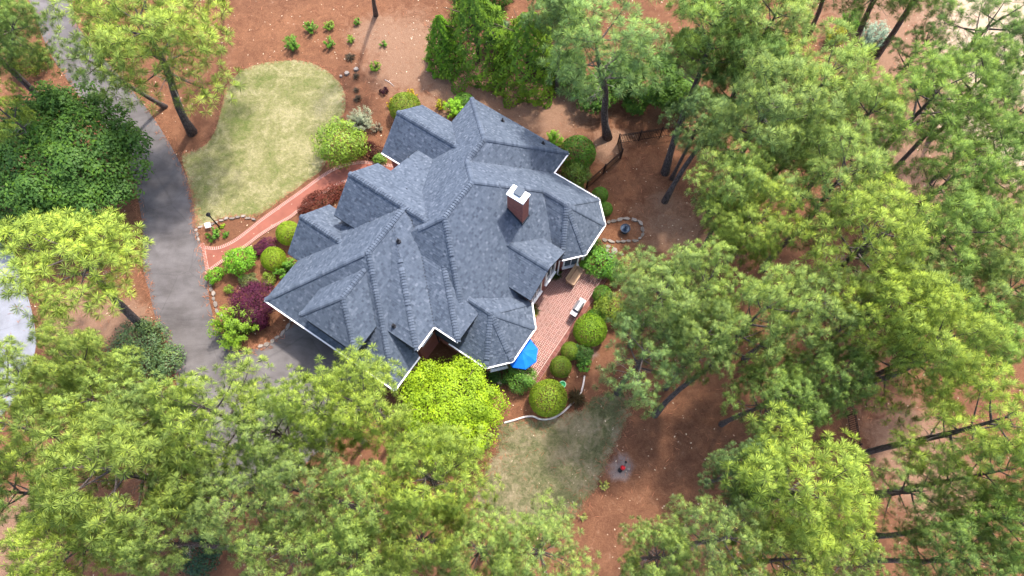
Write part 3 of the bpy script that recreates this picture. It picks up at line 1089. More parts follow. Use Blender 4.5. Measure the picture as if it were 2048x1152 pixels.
wall([(-8.5, -5.9, 3.0), (-8.5, -4.04, 4.7), (-8.5, -2.2, 3.0), (-6, -2.2, 2.8), (-6, -5.9, 2.8)])

def window(c, w, h, ang):
    """white framed window on a wall; ang is the outward direction in house axes"""
    Mx = Matrix.Translation(Vector(c)) @ Matrix.Rotation(ang, 4, 'Z')
    win = obj('window', None, house) if False else None
    fr = MB()
    for s in (-1, 1):
        fr.box((0.03, s * w / 2, 0), (0.09, 0.10, h + 0.1))
        fr.box((0.03, 0, s * h / 2), (0.09, w - 0.1, 0.10))
    fr.box((0.045, 0, 0), (0.05, 0.04, h - 0.1))
    o = fr.build('window', M['white'], house)
    o.matrix_local = Mx
    pn = MB()
    pn.box((0.02, 0, 0), (0.02, w - 0.1, h - 0.1))
    pn.build('pane', M['glass'], o)
    sl = MB()
    sl.box((0.08, 0, -h / 2 - 0.09), (0.2, w + 0.2, 0.07))
    sl.build('sill', M['white'], o)
window((2.28, -5.9, 3.9), 0.9, 0.9, 0)
window((3.2, -4.85, 3.95), 0.9, 0.9, -math.pi / 2)
window((6.72, 4.37, 1.7), 1.0, 1.9, math.atan2(-0.84, 0.94) + 0.0)
window((6.12, 0.9, 2.4), 1.1, 2.2, 0)
window((6.12, 2.6, 2.4), 1.1, 2.2, 0)
window((7.19, -2.7, 1.7), 1.6, 1.8, 0)
window((6.72, -4.38, 1.7), 1.0, 1.8, math.atan2(-0.95, 1.04))
window((6.72, -1.0, 1.7), 1.0, 1.8, math.atan2(1.09, 0.93))
window((7.12, 6.0, 1.7), 1.5, 1.8, 0)
window((-8.1, 5.7, 1.7), 1.6, 1.8, math.pi)
window((-8.5, -4.04, 1.7), 1.6, 1.8, math.pi)
window((-2.46, -8.9, 4.0), 1.2, 0.9, -math.pi / 2)
for a_ in (-5.6, -0.6):
    d_ = MB()
    for k in range(4):
        d_.box((a_, -9.19, 0.32 + k * 0.55), (2.7, 0.06, 0.53))
    g_ = d_.build('garage_door', M['door'], house)
    h_ = MB()
    h_.box((a_, -9.24, 0.5), (0.2, 0.05, 0.05))
    h_.build('handle', M['black'], g_)
fd = MB()
fd.box((-5.64, 2.8, 1.1), (0.06, 1.0, 2.1))
fdo = fd.build('front_door', M['wood'], house)
kb = MB()
kb.lathe([(0.01, -0.04), (0.04, 0), (0.01, 0.04)], 8, (-5.72, 3.2, 1.0))
kb.build('handle', M['black'], fdo)
# patio door and downspout by the small gable
ds = MB()
ds.tube([(6.5, 3.5, 2.9), (6.28, 3.5, 2.6), (6.28, 3.5, 0.25), (6.5, 3.5, 0.12)], 0.05, 8)
ds.build('downspout', M['white'], house)
ds = MB()
ds.tube([(2.62, -5.3, 4.6), (2.34, -5.05, 4.3), (2.34, -5.05, 0.2)], 0.045, 8)
ds.build('downspout', M['black'], house)

# chimney
def chimney():
    a0, a1, b0, b1 = 2.24, 3.38, 3.33, 4.03
    mb = MB()
    mb.box(((a0 + a1) / 2, (b0 + b1) / 2, 6.0), (a1 - a0, b1 - b0, 3.8))
    ch = mb.build('chimney', M['brick'], house)
    # projecting top courses, white mortar crown, steel flue cap, black flashing
    m = MB()
    m.box(((a0 + a1) / 2, (b0 + b1) / 2, 7.955), (a1 - a0 + 0.10, b1 - b0 + 0.10, 0.11))
    m.build('chimney_crown', M['crown'], ch)
    m = MB()
    ca, cb_ = (a0 + a1) / 2 - 0.02, b1 - 0.2
    m.prism([(ca + x, cb_ + y) for x, y in ((-0.22, -0.30), (0.22, -0.30), (0.27, -0.24), (0.27, 0.20), (0.22, 0.26), (-0.22, 0.26), (-0.27, 0.20), (-0.27, -0.24))], 8.01, 8.16)
    m.build('flue_cap', M['flue'], ch)
    m = MB()
    e = 0.04
    za, zb = ZT - P8 * a0, ZT - P8 * a1
    for bb in (b0 - e / 2 - 0.01, b1 + e / 2 + 0.01):
        m.beam((a0 - e, bb, za + 0.05), (a1 + e, bb, zb + 0.05), e, 0.22)
    m.box((a1 + e / 2 + 0.01, (b0 + b1) / 2, zb + 0.06), (e, b1 - b0 + 0.1, 0.2))
    m.build('flashing', M['deck'], ch)
chimney()

# vent pipes and the two dark rain diverters
def on_roof(px, py):
    z = 5.0
    for _ in range(12):
        a, b = to_ab(G(px, py, z))
        z = float(roofz([(a, b)])[0])
    return a, b, z
for px, py, r in ((1005, 243, 0.06), (1086, 288, 0.05), (797, 483, 0.06), (788, 652, 0.07)):
    a, b, z = on_roof(px, py)
    m = MB()
    m.lathe([(0.16, -0.04), (0.15, 0.05), (r + 0.02, 0.1), (r, 0.12), (r, 0.34), (r * 0.7, 0.34), (r * 0.7, 0.28)], 12, (a, b, z))
    m.build('vent_pipe', M['darkpipe'], house)
for p, q in (((739, 332), (814, 378)), ((784, 296), (818, 315))):
    A, B = on_roof(*p), on_roof(*q)
    m = MB()
    m.beam((A[0], A[1], A[2] + 0.05), (B[0], B[1], B[2] + 0.05), 0.05, 0.08)
    m.build('rain_diverter', M['deck'], house)

# ------------------------------------------------------------------ stones
def stone_mesh(seed, L, W, H, mat):
    r = random.Random(seed)
    n = r.randint(5, 6)
    ang = sorted(2 * math.pi * (k + r.uniform(-.25, .25)) / n for k in range(n))
    base = [(math.cos(t) * L / 2 * r.uniform(.85, 1.12), math.sin(t) * W / 2 * r.uniform(.85, 1.12)) for t in ang]
    V = [(x, y, -0.05) for x, y in base] + [(x, y, H * r.uniform(.8, 1)) for x, y in base] + [(x * .93, y * .93, H * r.uniform(1.0, 1.08)) for x, y in base]
    F = [(i, (i + 1) % n, n + (i + 1) % n, n + i) for i in range(n)] + [(n + i, n + (i + 1) % n, 2 * n + (i + 1) % n, 2 * n + i) for i in range(n)]
    F.append(tuple(range(2 * n, 3 * n)))
    return meshdata('stone', V, F, mat)
STONES = [stone_mesh(40 + i, 1, 1, 1, M['stone'] if i % 2 else M['stonep']) for i in range(8)]

def stone_row(label, pts, size, seed, width=None, closed=False, z=0.0):
    L = smooth_poly(gp(pts), 6, closed)
    if closed:
        L.append(L[0])
    c = np.mean([p[:2] for p in L], axis=0)
    root = thing('stone_edging', label, 'stone edging', (c[0], c[1], 0))
    r = random.Random(seed)
    i, acc = 0, 0.0
    P = [np.array(p[:2]) for p in L]
    seg = np.array([np.linalg.norm(P[k + 1] - P[k]) for k in range(len(P) - 1)])
    cum = np.concatenate([[0], np.cumsum(seg)])
    s = 0.1
    while s < cum[-1]:
        ln = size * r.uniform(.65, 1.4)
        k = min(np.searchsorted(cum, s + ln / 2) - 1, len(seg) - 1)
        d = (P[k + 1] - P[k]) / max(seg[k], 1e-6)
        q = P[k] + d * (s + ln / 2 - cum[k]) + np.array((-d[1], d[0])) * r.uniform(-.06, .06)
        o = obj('stone', r.choice(STONES), root, (q[0] - c[0], q[1] - c[1], z))
        o.rotation_euler = (r.uniform(-.06, .06), r.uniform(-.06, .06), math.atan2(d[1], d[0]) + r.uniform(-.25, .25))
        w = (width or size * .62) * r.uniform(.75, 1.2)
        o.scale = (ln * 1.0, w, r.uniform(.07, .13))
        s += ln * r.uniform(.9, 1.02)
    return root
stone_row('low fieldstone ring around the bed with the dark fountain', [(1211, 449), (1222, 443), (1246, 438), (1265, 438), (1280, 446), (1286, 459), (1285, 472), (1276, 479), (1258, 482), (1238, 483), (1222, 484), (1212, 481)], 0.42, 3)
stone_row('pale stones edging the lamp post bed between lawn and driveway', [(401, 486), (396, 472), (394, 458), (405, 452), (424, 447), (445, 441), (462, 437), (480, 434), (500, 436), (512, 440)], 0.36, 5, 0.2)
stone_row('pale stones beside the driveway at the foot of the shrub bed', [(418, 560), (424, 578), (428, 594), (431, 612), (440, 628)], 0.40, 6, 0.28)
stone_row('grey stone edging of the maple bed by the garage court', [(512, 694), (530, 689), (546, 682), (560, 672), (572, 658), (580, 646)], 0.5, 7, 0.3)
for k, (px, py, l, w, lab) in enumerate(((1216, 493, .42, .26, 'tan flagstone closest to the stone ring of the fountain bed'), (1214, 501, .36, .30, 'small brown flagstone beside the white flowering shrub'),
                                        (1229, 501, .52, .46, 'largest tan flagstone below the fountain bed'), (1242, 508, .40, .30, 'tan flagstone under the edge of the pine crown, outermost of four'))):
    p = G(px, py)
    o = obj('flagstone', STONES[k * 2 % 8], None, (p[0], p[1], 0.0))
    o.scale = (l, w, 0.05)
    o.rotation_euler = (0, 0, k * 0.9)
    tag(o, lab, 'flagstone', 'flagstones below the fountain bed')
for k, (px, py, l, lab) in enumerate(((694, 148, .42, 'largest cream rock in the mulch right of the front lawn'), (682, 153, .28, 'small pinkish rock nearest the edge of the front lawn'), (713, 140, .42, 'pale pinkish rock above the dry grass clumps right of the lawn'),
                                      (1257, 938, .22, 'small white stone lying on the grey ash patch'), (506, 452, .0, ''))):
    if not lab:
        continue
    p = G(px, py)
    o = obj('rock', STONES[(k * 2) % 8], None, (p[0], p[1], 0.0))
    o.scale = (l, l * .8, l * .45)
    tag(o, lab, 'rock')

# pale curving bed edging at the top of the back lawn
e = smooth_poly(gp([(1008, 846), (1030, 840), (1050, 834), (1066, 833), (1078, 838), (1092, 839), (1106, 836), (1124, 826), (1142, 809), (1158, 792), (1165, 775), (1169, 752)]), 6, False)
m = MB()
m.tube([(p[0], p[1], 0.07) for p in e], 0.065, 8)
tag(m.build('bed_edging', M['edging'], None, True), 'pale curved edging strip between the clipped bush bed and the back lawn', 'garden edging')

# ------------------------------------------------------------------ fences
def fence(label, pts, h, spacing, post_gap, seed=1):
    base = gp(pts)
    c = base[0]
    root = thing('metal_fence', label, 'fence', (c[0], c[1], 0))
    pk = MB()
    pk.box((0, 0, h / 2), (0.03, 0.03, h - 0.06))
    pkm = pk.mesh('picket', M['rust'])
    po = MB()
    po.box((0, 0, h / 2 + 0.04), (0.075, 0.075, h + 0.08))
    po.box((0, 0, h + 0.09), (0.095, 0.095, 0.02))
    pom = po.mesh('post', M['rust'])
    for i in range(len(base) - 1):
        p, q = base[i] - c, base[i + 1] - c
        L = np.linalg.norm(q - p)
        d = (q - p) / L
        nb = max(1, round(L / post_gap))
        rz = math.atan2(d[1], d[0])
        for k in range(nb):
            a = p + d * L * k / nb
            o = obj('post', pom, root, tuple(a))
            o.rotation_euler = (0, 0, rz)
            b = p + d * L * (k + 1) / nb
            for zz in (0.12, h - 0.2, h - 0.04):
                r = MB()
                r.beam((a[0], a[1], zz), (b[0], b[1], zz), 0.03, 0.035)
                r.build('rail', M['rust'], root)
            ns = int(L / nb / spacing)
            for s in range(1, ns):
                t = a + (b - a) * s / ns
                o = obj('picket', pkm, root, tuple(t))
                o.rotation_euler = (0, 0, rz)
    obj('post', pom, root, tuple(base[-1] - c))
    return root
fence('dark metal picket fence bending from the house bay to the pines on its right', [(1172, 379), (1240.8, 317.3), (1235, 288), (1319, 275), (1360, 268), (1470, 248)], 1.25, 0.13, 1.55)
fence('dark metal picket fence running down between the pines at right', [(1610, 600), (1655, 700), (1694, 832), (1714, 958), (1726, 1025), (1740, 1110), (1748, 1170)], 1.25, 0.13, 1.8)

# ------------------------------------------------------------------ patio furniture and small things
PB = math.atan2(VV[1], VV[0])            # direction along the patio
def bench():
    p = G(1149, 553, 0.4)
    t = thing('garden_bench', 'tan wooden garden bench on the brick patio, facing the grill', 'bench', (p[0], p[1], 0.06), PB)
    L = 1.36
    for k in range(6):
        m = MB()
        m.box((0, -0.30 + k * 0.082, 0.43), (L - 0.08, 0.07, 0.025))
        m.build('seat_slat', M['wood'], t)
    # the back stands on the house side (+y here) and leans outward
    for k in range(15):
        x = -L / 2 + 0.1 + k * (L - 0.2) / 14
        m = MB()
        m.beam((x, 0.20, 0.46), (x, 0.34, 0.86), 0.062, 0.02, (0, 1, 0))
        m.build('back_slat', M['wood'], t)
    for z, y, hh in ((0.88, 0.35, 0.08), (0.48, 0.21, 0.06)):
        m = MB()
        m.box((0, y, z), (L, 0.04, hh))
        m.build('back_rail', M['wood'], t)
    for s in (-1, 1):
        m = MB()
        m.box((s * (L / 2 - 0.035), -0.06, 0.645), (0.075, 0.58, 0.035))
        m.build('armrest', M['wood'], t)
        for y0, z1 in ((-0.31, 0.63), (0.22, 0.46)):
            m = MB()
            m.box((s * (L / 2 - 0.035), y0, z1 / 2), (0.06, 0.06, z1))
            m.build('leg', M['wood'], t)
        m = MB()
        m.beam((s * (L / 2 - 0.035), 0.22, 0.4), (s * (L / 2 - 0.035), 0.36, 0.92), 0.06, 0.05, (0, 1, 0))
        m.build('back_post', M['wood'], t)
        m = MB()
        m.box((s * (L / 2 - 0.035), -0.04, 0.38), (0.04, 0.5, 0.06))
        m.build('side_rail', M['wood'], t)
bench()

def grill():
    p = G(1155, 617, 0.7)
    t = thing('gas_grill', 'stainless steel gas grill with a side shelf on the brick patio', 'grill', (p[0], p[1], 0.06), PB)
    m = MB()
    m.box((0.08, -0.0, 0.72), (0.74, 0.46, 0.22))
    m.build('firebox', M['greysteel'], t)
    m = MB()
    prof = [(-0.23, 0.83), (-0.22, 0.98), (-0.14, 1.07), (0.06, 1.09), (0.18, 1.03), (0.23, 0.90), (0.23, 0.83)]
    n = len(prof)
    V = [(-0.29, y, z) for y, z in prof] + [(0.45, y, z) for y, z in prof]
    m.add(V, [tuple(reversed(range(n))), tuple(range(n, 2 * n))] + [(i, (i + 1) % n, n + (i + 1) % n, n + i) for i in range(n)])
    lid = m.build('lid', M['steel'], t)
    m = MB()
    m.tube([(-0.2, 0.23, 0.95), (-0.2, 0.30, 0.96), (0.36, 0.30, 0.96), (0.36, 0.23, 0.95)], 0.014, 8)
    m.build('handle', M['steel'], lid)
    for x0, x1, nm in ((-0.66, -0.31, 'side_shelf'), (0.47, 0.72, 'side_burner')):
        m = MB()
        m.box(((x0 + x1) / 2, 0.0, 0.85), (x1 - x0, 0.44, 0.035))
        m.box(((x0 + x1) / 2, 0.21, 0.81), (x1 - x0, 0.02, 0.09))
        m.build(nm, M['steel'], t)
    m = MB()
    m.box((0.08, 0.0, 0.36), (0.70, 0.42, 0.46))
    cab = m.build('cabinet', M['greysteel'], t)
    for s in (-1, 1):
        m = MB()
        m.box((0.08 + s * 0.175, 0.215, 0.37), (0.33, 0.02, 0.42))
        m.build('cabinet_door', M['steel'], cab)
    m = MB()
    m.box((0.08, 0.24, 0.72), (0.74, 0.03, 0.14))
    cp = m.build('control_panel', M['steel'], t)
    for k in range(4):
        m = MB()
        m.tube([(-0.17 + k * 0.17, 0.255, 0.72), (-0.17 + k * 0.17, 0.29, 0.72)], 0.025, 10)
        m.build('knob', M['black'], cp)
    for sx in (-0.25, 0.41):
        for sy in (-0.19, 0.19):
            m = MB()
            m.tube([(sx, sy - 0.02, 0.06), (sx, sy + 0.02, 0.06)], 0.06, 12)
            m.build('wheel', M['black'], t)
            m = MB()
            m.box((sx, sy, 0.11), (0.04, 0.04, 0.1))
            m.build('leg', M['greysteel'], t)
grill()

def umbrella():
    p = G(1043, 703, 2.5)
    t = thing('patio_umbrella', 'bright blue patio umbrella half under the roof edge', 'umbrella', (p[0], p[1], 0.04))
    R, n = 1.10, 8
    m = MB()
    ring = [(R * math.cos(2 * math.pi * (k + .3) / n), R * math.sin(2 * math.pi * (k + .3) / n)) for k in range(n)]
    V = [(0, 0, 2.55)]
    for f, z in ((0.5, 2.38), (1.0, 2.12)):
        for k in range(n):
            x, y = ring[k]
            V.append((x * f, y * f, z))
            x2, y2 = ring[(k + 1) % n]
            V.append(((x + x2) / 2 * f * .985, (y + y2) / 2 * f * .985, z - 0.02 * f - 0.01))
    nn = 2 * n
    F = [(0, 1 + k, 1 + (k + 1) % nn) for k in range(nn)]
    F += [(1 + k, 1 + nn + k, 1 + nn + (k + 1) % nn, 1 + (k + 1) % nn) for k in range(nn)]
    cn = m.add(V, F)
    c = m.build('canopy', M['blue'], t)
    v = MB()
    V = [(x * 1.0, y * 1.0, 2.115) for x, y in ring] + [(x, y, 1.98) for x, y in ring]
    v.add(V, [(k, n + k, n + (k + 1) % n, (k + 1) % n) for k in range(n)])
    v.build('valance', M['blue'], c)
    for k in range(n):
        r = MB()
        r.beam((0, 0, 2.57), (*ring[k], 2.125), 0.02, 0.015)
        r.build('rib', M['blue'], c)
    m = MB()
    m.tube([(0, 0, 0.1), (0, 0, 2.56)], 0.024, 10)
    m.build('pole', M['wood'], t)
    m = MB()
    m.lathe([(0.05, 0), (0.25, 0.02), (0.26, 0.07), (0.06, 0.12), (0.05, 0.3)], 16)
    m.build('base', M['black'], t)
    m = MB()
    m.lathe([(0.005, 2.66), (0.03, 2.62), (0.02, 2.55)][::-1], 10)
    m.build('finial', M['wood'], t)
umbrella()

def fountain():
    p = G(1250, 459, 0.3)
    t = thing('garden_fountain', 'small dark tiered fountain standing inside the fieldstone ring', 'fountain', (p[0], p[1], 0))
    m = MB()
    m.lathe([(0.22, 0), (0.24, 0.05), (0.16, 0.12), (0.15, 0.24), (0.30, 0.38), (0.36, 0.46), (0.36, 0.50), (0.31, 0.50), (0.28, 0.43), (0.05, 0.41)], 24)
    m.build('basin', M['fount'], t, True)
    m = MB()
    m.lathe([(0.29, 0.44), (0.295, 0.455), (0.01, 0.457)], 24)
    m.build('water', M['fountwater'], t)
    m = MB()
    m.lathe([(0.06, 0.41), (0.05, 0.62), (0.16, 0.70), (0.17, 0.73), (0.13, 0.72), (0.04, 0.69), (0.035, 0.82), (0.07, 0.86), (0.03, 0.92)], 18)
    m.build('upper_bowl', M['fount'], t, True)
    m = MB()
    m.lathe([(0.34, 0.495), (0.365, 0.51), (0.365, 0.485), (0.34, 0.495)], 24, (0, 0, 0), False)
    m.build('rim', M['greysteel'], t)
fountain()

def lamp_post():
    p = G(440, 455)
    t = thing('lamp_post', 'black lamp post in the stone edged bed by the driveway', 'lamp post', (p[0], p[1], 0))
    m = MB()
    m.lathe([(0.10, 0), (0.10, 0.10), (0.055, 0.16), (0.045, 1.7), (0.07, 1.73), (0.05, 1.78)], 12)
    m.build('pole', M['black'], t, True)
    m = MB()
    m.lathe([(0.07, 1.78), (0.13, 2.05), (0.13, 2.07)], 8)
    m.build('lantern', M['glass'], t)
    m = MB()
    m.lathe([(0.17, 2.07), (0.13, 2.13), (0.04, 2.22), (0.02, 2.28)], 8)
    m.build('lantern_cap', M['black'], t)
lamp_post()

def plaque():
    p = G(416, 451, 0.35)
    t = thing('sign_board', 'square white sign with a faint round emblem beside the black lamp post', 'sign', (p[0], p[1], 0), R_(14))
    m = MB()
    m.box((0, 0, 0), (0.40, 0.36, 0.02))
    b = m.build('board', M['white'], t)
    b.location = (0, 0, 0.42)
    b.rotation_euler = (R_(28), 0, 0)
    m = MB()
    n = 20
    V = []
    for k in range(n):
        c, s = math.cos(2 * math.pi * k / n), math.sin(2 * math.pi * k / n)
        V += [(0.115 * c, 0.105 * s, 0.014), (0.085 * c, 0.078 * s, 0.014)]
    m.add(V, [(2 * k, 2 * ((k + 1) % n), 2 * ((k + 1) % n) + 1, 2 * k + 1) for k in range(n)])
    m.build('emblem', M['greysteel'], b)
    for s in (-1, 1):
        m = MB()
        m.box((s * 0.15, 0, 0.2), (0.03, 0.03, 0.4))
        m.build('stake', M['white'], t)
plaque()

p = G(1125, 769, 0.3)
t = thing('garden_tub', 'round green plastic tub behind the large clipped bush', 'tub', (p[0], p[1], 0))
m = MB()
m.lathe([(0.17, 0), (0.21, 0.34), (0.19, 0.34), (0.155, 0.22), (0.02, 0.215)], 24)
m.build('body', M['green'], t, True)
m = MB()
m.lathe([(0.205, 0.335), (0.235, 0.345), (0.235, 0.36), (0.195, 0.36), (0.205, 0.335)], 24, (0, 0, 0), False)
m.build('rim', M['greenlite'], t)

p = G(1000, 764, 0.2)
t = thing('utility_box', 'small tan box on the shaded soil left of the rounded bush', 'box', (p[0], p[1], 0), PH + 0.1)
m = MB()
m.box((0, 0, 0.14), (0.26, 0.24, 0.28))
m.build('body', M['tan'], t)
m = MB()
m.box((0, 0, 0.295), (0.29, 0.27, 0.03))
m.build('lid', M['tan'], t)

# red garden ornament on the ash patch: a round red head on a thin stake with a dark foot and hook
p = G(1243, 937)
t = thing('garden_ornament', 'small red round garden ornament on the grey ash patch', 'ornament', (p[0], p[1], 0))
m = MB()
m.lathe([(0.16, 0.0), (0.15, 0.05), (0.02, 0.07)], 12, (-0.1, -0.1, 0))
m.build('foot', M['black'], t)
m = MB()
m.tube([(-0.1, -0.1, 0.05), (-0.02, -0.02, 0.45), (0.10, 0.10, 0.75), (0.16, 0.28, 0.8)], 0.014, 6)
m.build('stake', M['black'], t)
m = MB()
m.lathe([(0.02, 0.30), (0.12, 0.36), (0.16, 0.46), (0.12, 0.56), (0.03, 0.61)], 14, (0.02, 0.0, 0))
m.build('globe', M['red'], t, True)
m = MB()
m.lathe([(0.01, 0.76), (0.07, 0.80), (0.08, 0.84), (0.01, 0.88)], 10, (0.16, 0.30, 0))
m.build('cap', M['black'], t)

p, q = G(770, 160), G(788, 173)
m = MB()
m.tube([(p[0], p[1], 0.03), ((p[0] + q[0]) / 2 + .04, (p[1] + q[1]) / 2 + .05, 0.05), (q[0], q[1], 0.03)], [0.03, 0.025, 0.012], 6)
tag(m.build('fallen_branch', M['edging'], None, True), 'pale fallen stick on the mulch above the small maroon plant', 'stick')

# ------------------------------------------------------------------ foliage
def unit(v):
    return v / np.maximum(np.linalg.norm(v, axis=-1, keepdims=True), 1e-9)

def leaf_mesh(name, P, Nrm, size, tone, mat, r, aspect=0.5, jitter=0.6):
    """one folded, pointed leaf (a quad) per point"""
    m = len(P)
    n = unit(Nrm + r.normal(0, jitter, (m, 3)))
    u = unit(np.cross(n, r.normal(0, 1, (m, 3))))
    v = np.cross(n, u)
    s = size * (0.65 + 0.7 * r.random(m))[:, None]
    V = np.empty((m, 4, 3))
    V[:, 0] = P - u * s * 0.5
    V[:, 1] = P + v * s * aspect * 0.5 + n * s * 0.08
    V[:, 2] = P + u * s * 0.5 - n * s * 0.10
    V[:, 3] = P - v * s * aspect * 0.5 + n * s * 0.08
    F = np.arange(m * 4).reshape(m, 4)
    fn = np.cross(V[:, 1] - V[:, 0], V[:, 2] - V[:, 0])
    want = unit(n * 0.75 + unit(Nrm))
    flip = (fn * want).sum(1) < 0
    F[flip] = F[flip][:, ::-1]
    return meshdata(name, V.reshape(-1, 3), F, mat, tone=np.repeat(tone, 4), normals=np.repeat(want, 4, 0))

def sphere_pts(m, r, zmin=-1.0):
    v = unit(r.normal(0, 1, (m * 3, 3)))
    v = v[v[:, 2] > zmin][:m]
    return v

def lump(d, r, k, amp):
    """uneven radius over directions d"""
    f = np.ones(len(d))
    for _ in range(k):
        c = unit(r.normal(0, 1, 3))
        f += amp * r.uniform(-1, 1) * np.exp(-((1 - d @ c) * 6))
    return f

def shrub_mesh(kind, R, H, seed, mat, leaf, n):
    """shrub standing on its origin, about R wide each way and H high"""
    r = np.random.default_rng(seed)
    cz = H * 0.5
    sc = np.array((R, R, H * 0.52))
    if kind == 'clipped':
        d = sphere_pts(n, r, -0.75)
        n = len(d)
        rad = (1 - 0.22 * r.random(n) ** 2) * lump(d, r, 8, 0.05)
        P = d * rad[:, None] * sc
        P[:, 2] += cz
        return leaf_mesh('foliage', P, d, leaf, np.clip(0.5 + 0.25 * r.normal(0, 1, n), 0, 1), mat, r, 0.6, 0.55)
    if kind == 'loose':
        K = max(14, int(34 * min(1.6, R)))
        cd = sphere_pts(K, r, -0.55)
        K = len(cd)
        cr = 0.58 + 0.30 * r.random(K)
        csz = 0.30 + 0.16 * r.random(K)
        ctone = r.random(K)
        k = r.integers(0, K, n)
        d = unit(r.normal(0, 1, (n, 3)) + cd[k] * 0.9)
        P = (cd[k] * cr[k][:, None] + d * (csz[k] * (0.55 + 0.5 * r.random(n)))[:, None]) * sc
        nf = n // 4
        fd = unit(r.normal(0, 1, (nf, 3)) + np.array((0, 0, .4)))
        P[:nf] = fd * (0.72 + 0.12 * r.random(nf))[:, None] * sc
        d[:nf] = fd
        P[:, 2] = np.maximum(P[:, 2] + cz, 0.03)
        return leaf_mesh('foliage', P, d + np.array((0, 0, .5)), leaf, np.clip(0.25 + 0.45 * ctone[k] + 0.18 * r.normal(0, 1, n), 0, 1), mat, r, 0.5, 0.7)
    if kind == 'sprig':       # upright shoots with long leaves
        K = max(16, int(40 * R))
        az = r.random(K) * 2 * np.pi
        rr_ = np.sqrt(r.random(K)) * R
        top = np.stack([np.cos(az) * rr_, np.sin(az) * rr_, H * (1.05 - 0.5 * (rr_ / R) ** 2) * (0.8 + 0.3 * r.random(K))], 1)
        k = r.integers(0, K, n)
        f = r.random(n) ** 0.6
        P = top[k] * np.stack([0.35 + 0.65 * f, 0.35 + 0.65 * f, f], 1) + r.normal(0, 0.055 * max(R, .5), (n, 3))
        P[:, 2] = np.maximum(P[:, 2], 0.03)
        d = unit(P - np.array((0, 0, H * 0.2)))
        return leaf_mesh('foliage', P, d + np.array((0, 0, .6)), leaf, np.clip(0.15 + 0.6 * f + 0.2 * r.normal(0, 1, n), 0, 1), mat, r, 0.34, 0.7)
    if kind == 'spiky':       # arching blades from one crown
        az = r.random(n) * 2 * np.pi
        el = r.uniform(0.15, 1.35, n)
        L = R * (0.75 + 0.4 * r.random(n))
        d = np.stack([np.cos(az) * np.cos(el), np.sin(az) * np.cos(el), np.sin(el)], 1)
        w = np.stack([-np.sin(az), np.cos(az), np.zeros(n)], 1) * (0.035 * max(R, .4) / .5)
        V = np.empty((n, 5, 3))
        mid = d * (L * 0.55)[:, None]
        tip = d * L[:, None]
        tip[:, 2] -= L * 0.18
        V[:, 0], V[:, 1] = -w * 0.4, w * 0.4
        V[:, 2], V[:, 3], V[:, 4] = mid + w * 0.5, tip, mid - w * 0.5
        V[:, :, 2] = np.maximum(V[:, :, 2] + 0.05, 0.02)
        return meshdata('foliage', V.reshape(-1, 3), np.arange(n * 5).reshape(n, 5), mat, tone=np.repeat(np.clip(0.5 + .3 * r.normal(0, 1, n), 0, 1), 5))

def stems_mesh(R, H, seed, n=6):
    r = random.Random(seed)
    m = MB()
    for k in range(n):
        t = 2 * math.pi * (k + r.random() * .6) / n
        e = r.uniform(.3, .75)
        m.tube([(0.04 * math.cos(t), 0.04 * math.sin(t), 0), (R * e * .4 * math.cos(t), R * e * .4 * math.sin(t), H * .35), (R * e * math.cos(t), R * e * math.sin(t), H * .75)], [max(.012, R * .035), max(.01, R * .025), .006], 5)
    return m.mesh('stem', M['stem'])

SEED = [100]
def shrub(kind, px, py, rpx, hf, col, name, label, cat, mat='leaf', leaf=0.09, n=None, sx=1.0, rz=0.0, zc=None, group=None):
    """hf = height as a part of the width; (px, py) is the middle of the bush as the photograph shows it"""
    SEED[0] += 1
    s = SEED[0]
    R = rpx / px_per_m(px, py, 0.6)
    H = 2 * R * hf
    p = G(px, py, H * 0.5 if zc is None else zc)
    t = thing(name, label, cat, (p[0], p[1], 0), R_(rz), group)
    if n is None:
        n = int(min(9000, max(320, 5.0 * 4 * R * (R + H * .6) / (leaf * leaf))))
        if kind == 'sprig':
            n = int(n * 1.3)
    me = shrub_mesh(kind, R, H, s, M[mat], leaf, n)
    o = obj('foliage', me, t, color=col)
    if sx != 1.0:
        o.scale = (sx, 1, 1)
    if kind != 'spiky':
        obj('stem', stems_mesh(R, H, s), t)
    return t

YG = (0.25, 0.37, 0.03)      # yellow green
BG = (0.17, 0.37, 0.03)      # bright green
MG = (0.105, 0.235, 0.035)      # mid green
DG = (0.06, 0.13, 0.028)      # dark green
OL = (0.19, 0.27, 0.035)      # olive
LG = (0.265, 0.39, 0.022)
PU = (0.091, 0.020, 0.046)      # purple maple
RB = (0.124, 0.036, 0.023)      # red brown barberry
SG = (0.281, 0.314, 0.198)         # sage grey
YE = (0.42, 0.30, 0.02)         # yellow

A_ = shrub
# bed between the driveway, the path and the house
A_('loose', 480, 521, 32, .8, BG, 'garden_shrub', 'rounded bright green shrub by the path end, beside the driveway', 'shrub', leaf=.13)
A_('loose', 430, 552, 17, .8, BG, 'garden_shrub', 'small bright green shrub on the driveway edge below the brick path', 'shrub', leaf=.11)
A_('clipped', 577, 466, 25, .9, YG, 'topiary_ball', 'yellow green clipped ball touching the roof edge by the path', 'topiary', leaf=.06)
A_('clipped', 547, 518, 25, .8, YG, 'topiary_ball', 'yellow green clipped ball in the middle of the shrub bed', 'topiary', leaf=.06)
A_('loose', 532, 490, 17, .5, PU, 'barberry', 'low dark red barberry between the path and the clipped balls', 'shrub', 'purple', .07, sx=1.7, rz=42)
A_('sprig', 570, 541, 22, .7, MG, 'garden_shrub', 'green shrub tucked under the eave by the garage corner', 'shrub', leaf=.12, sx=1.4, rz=40)
A_('loose', 535, 558, 15, .7, OL, 'garden_shrub', 'small light green shrub above the purple maple', 'shrub', leaf=.09)
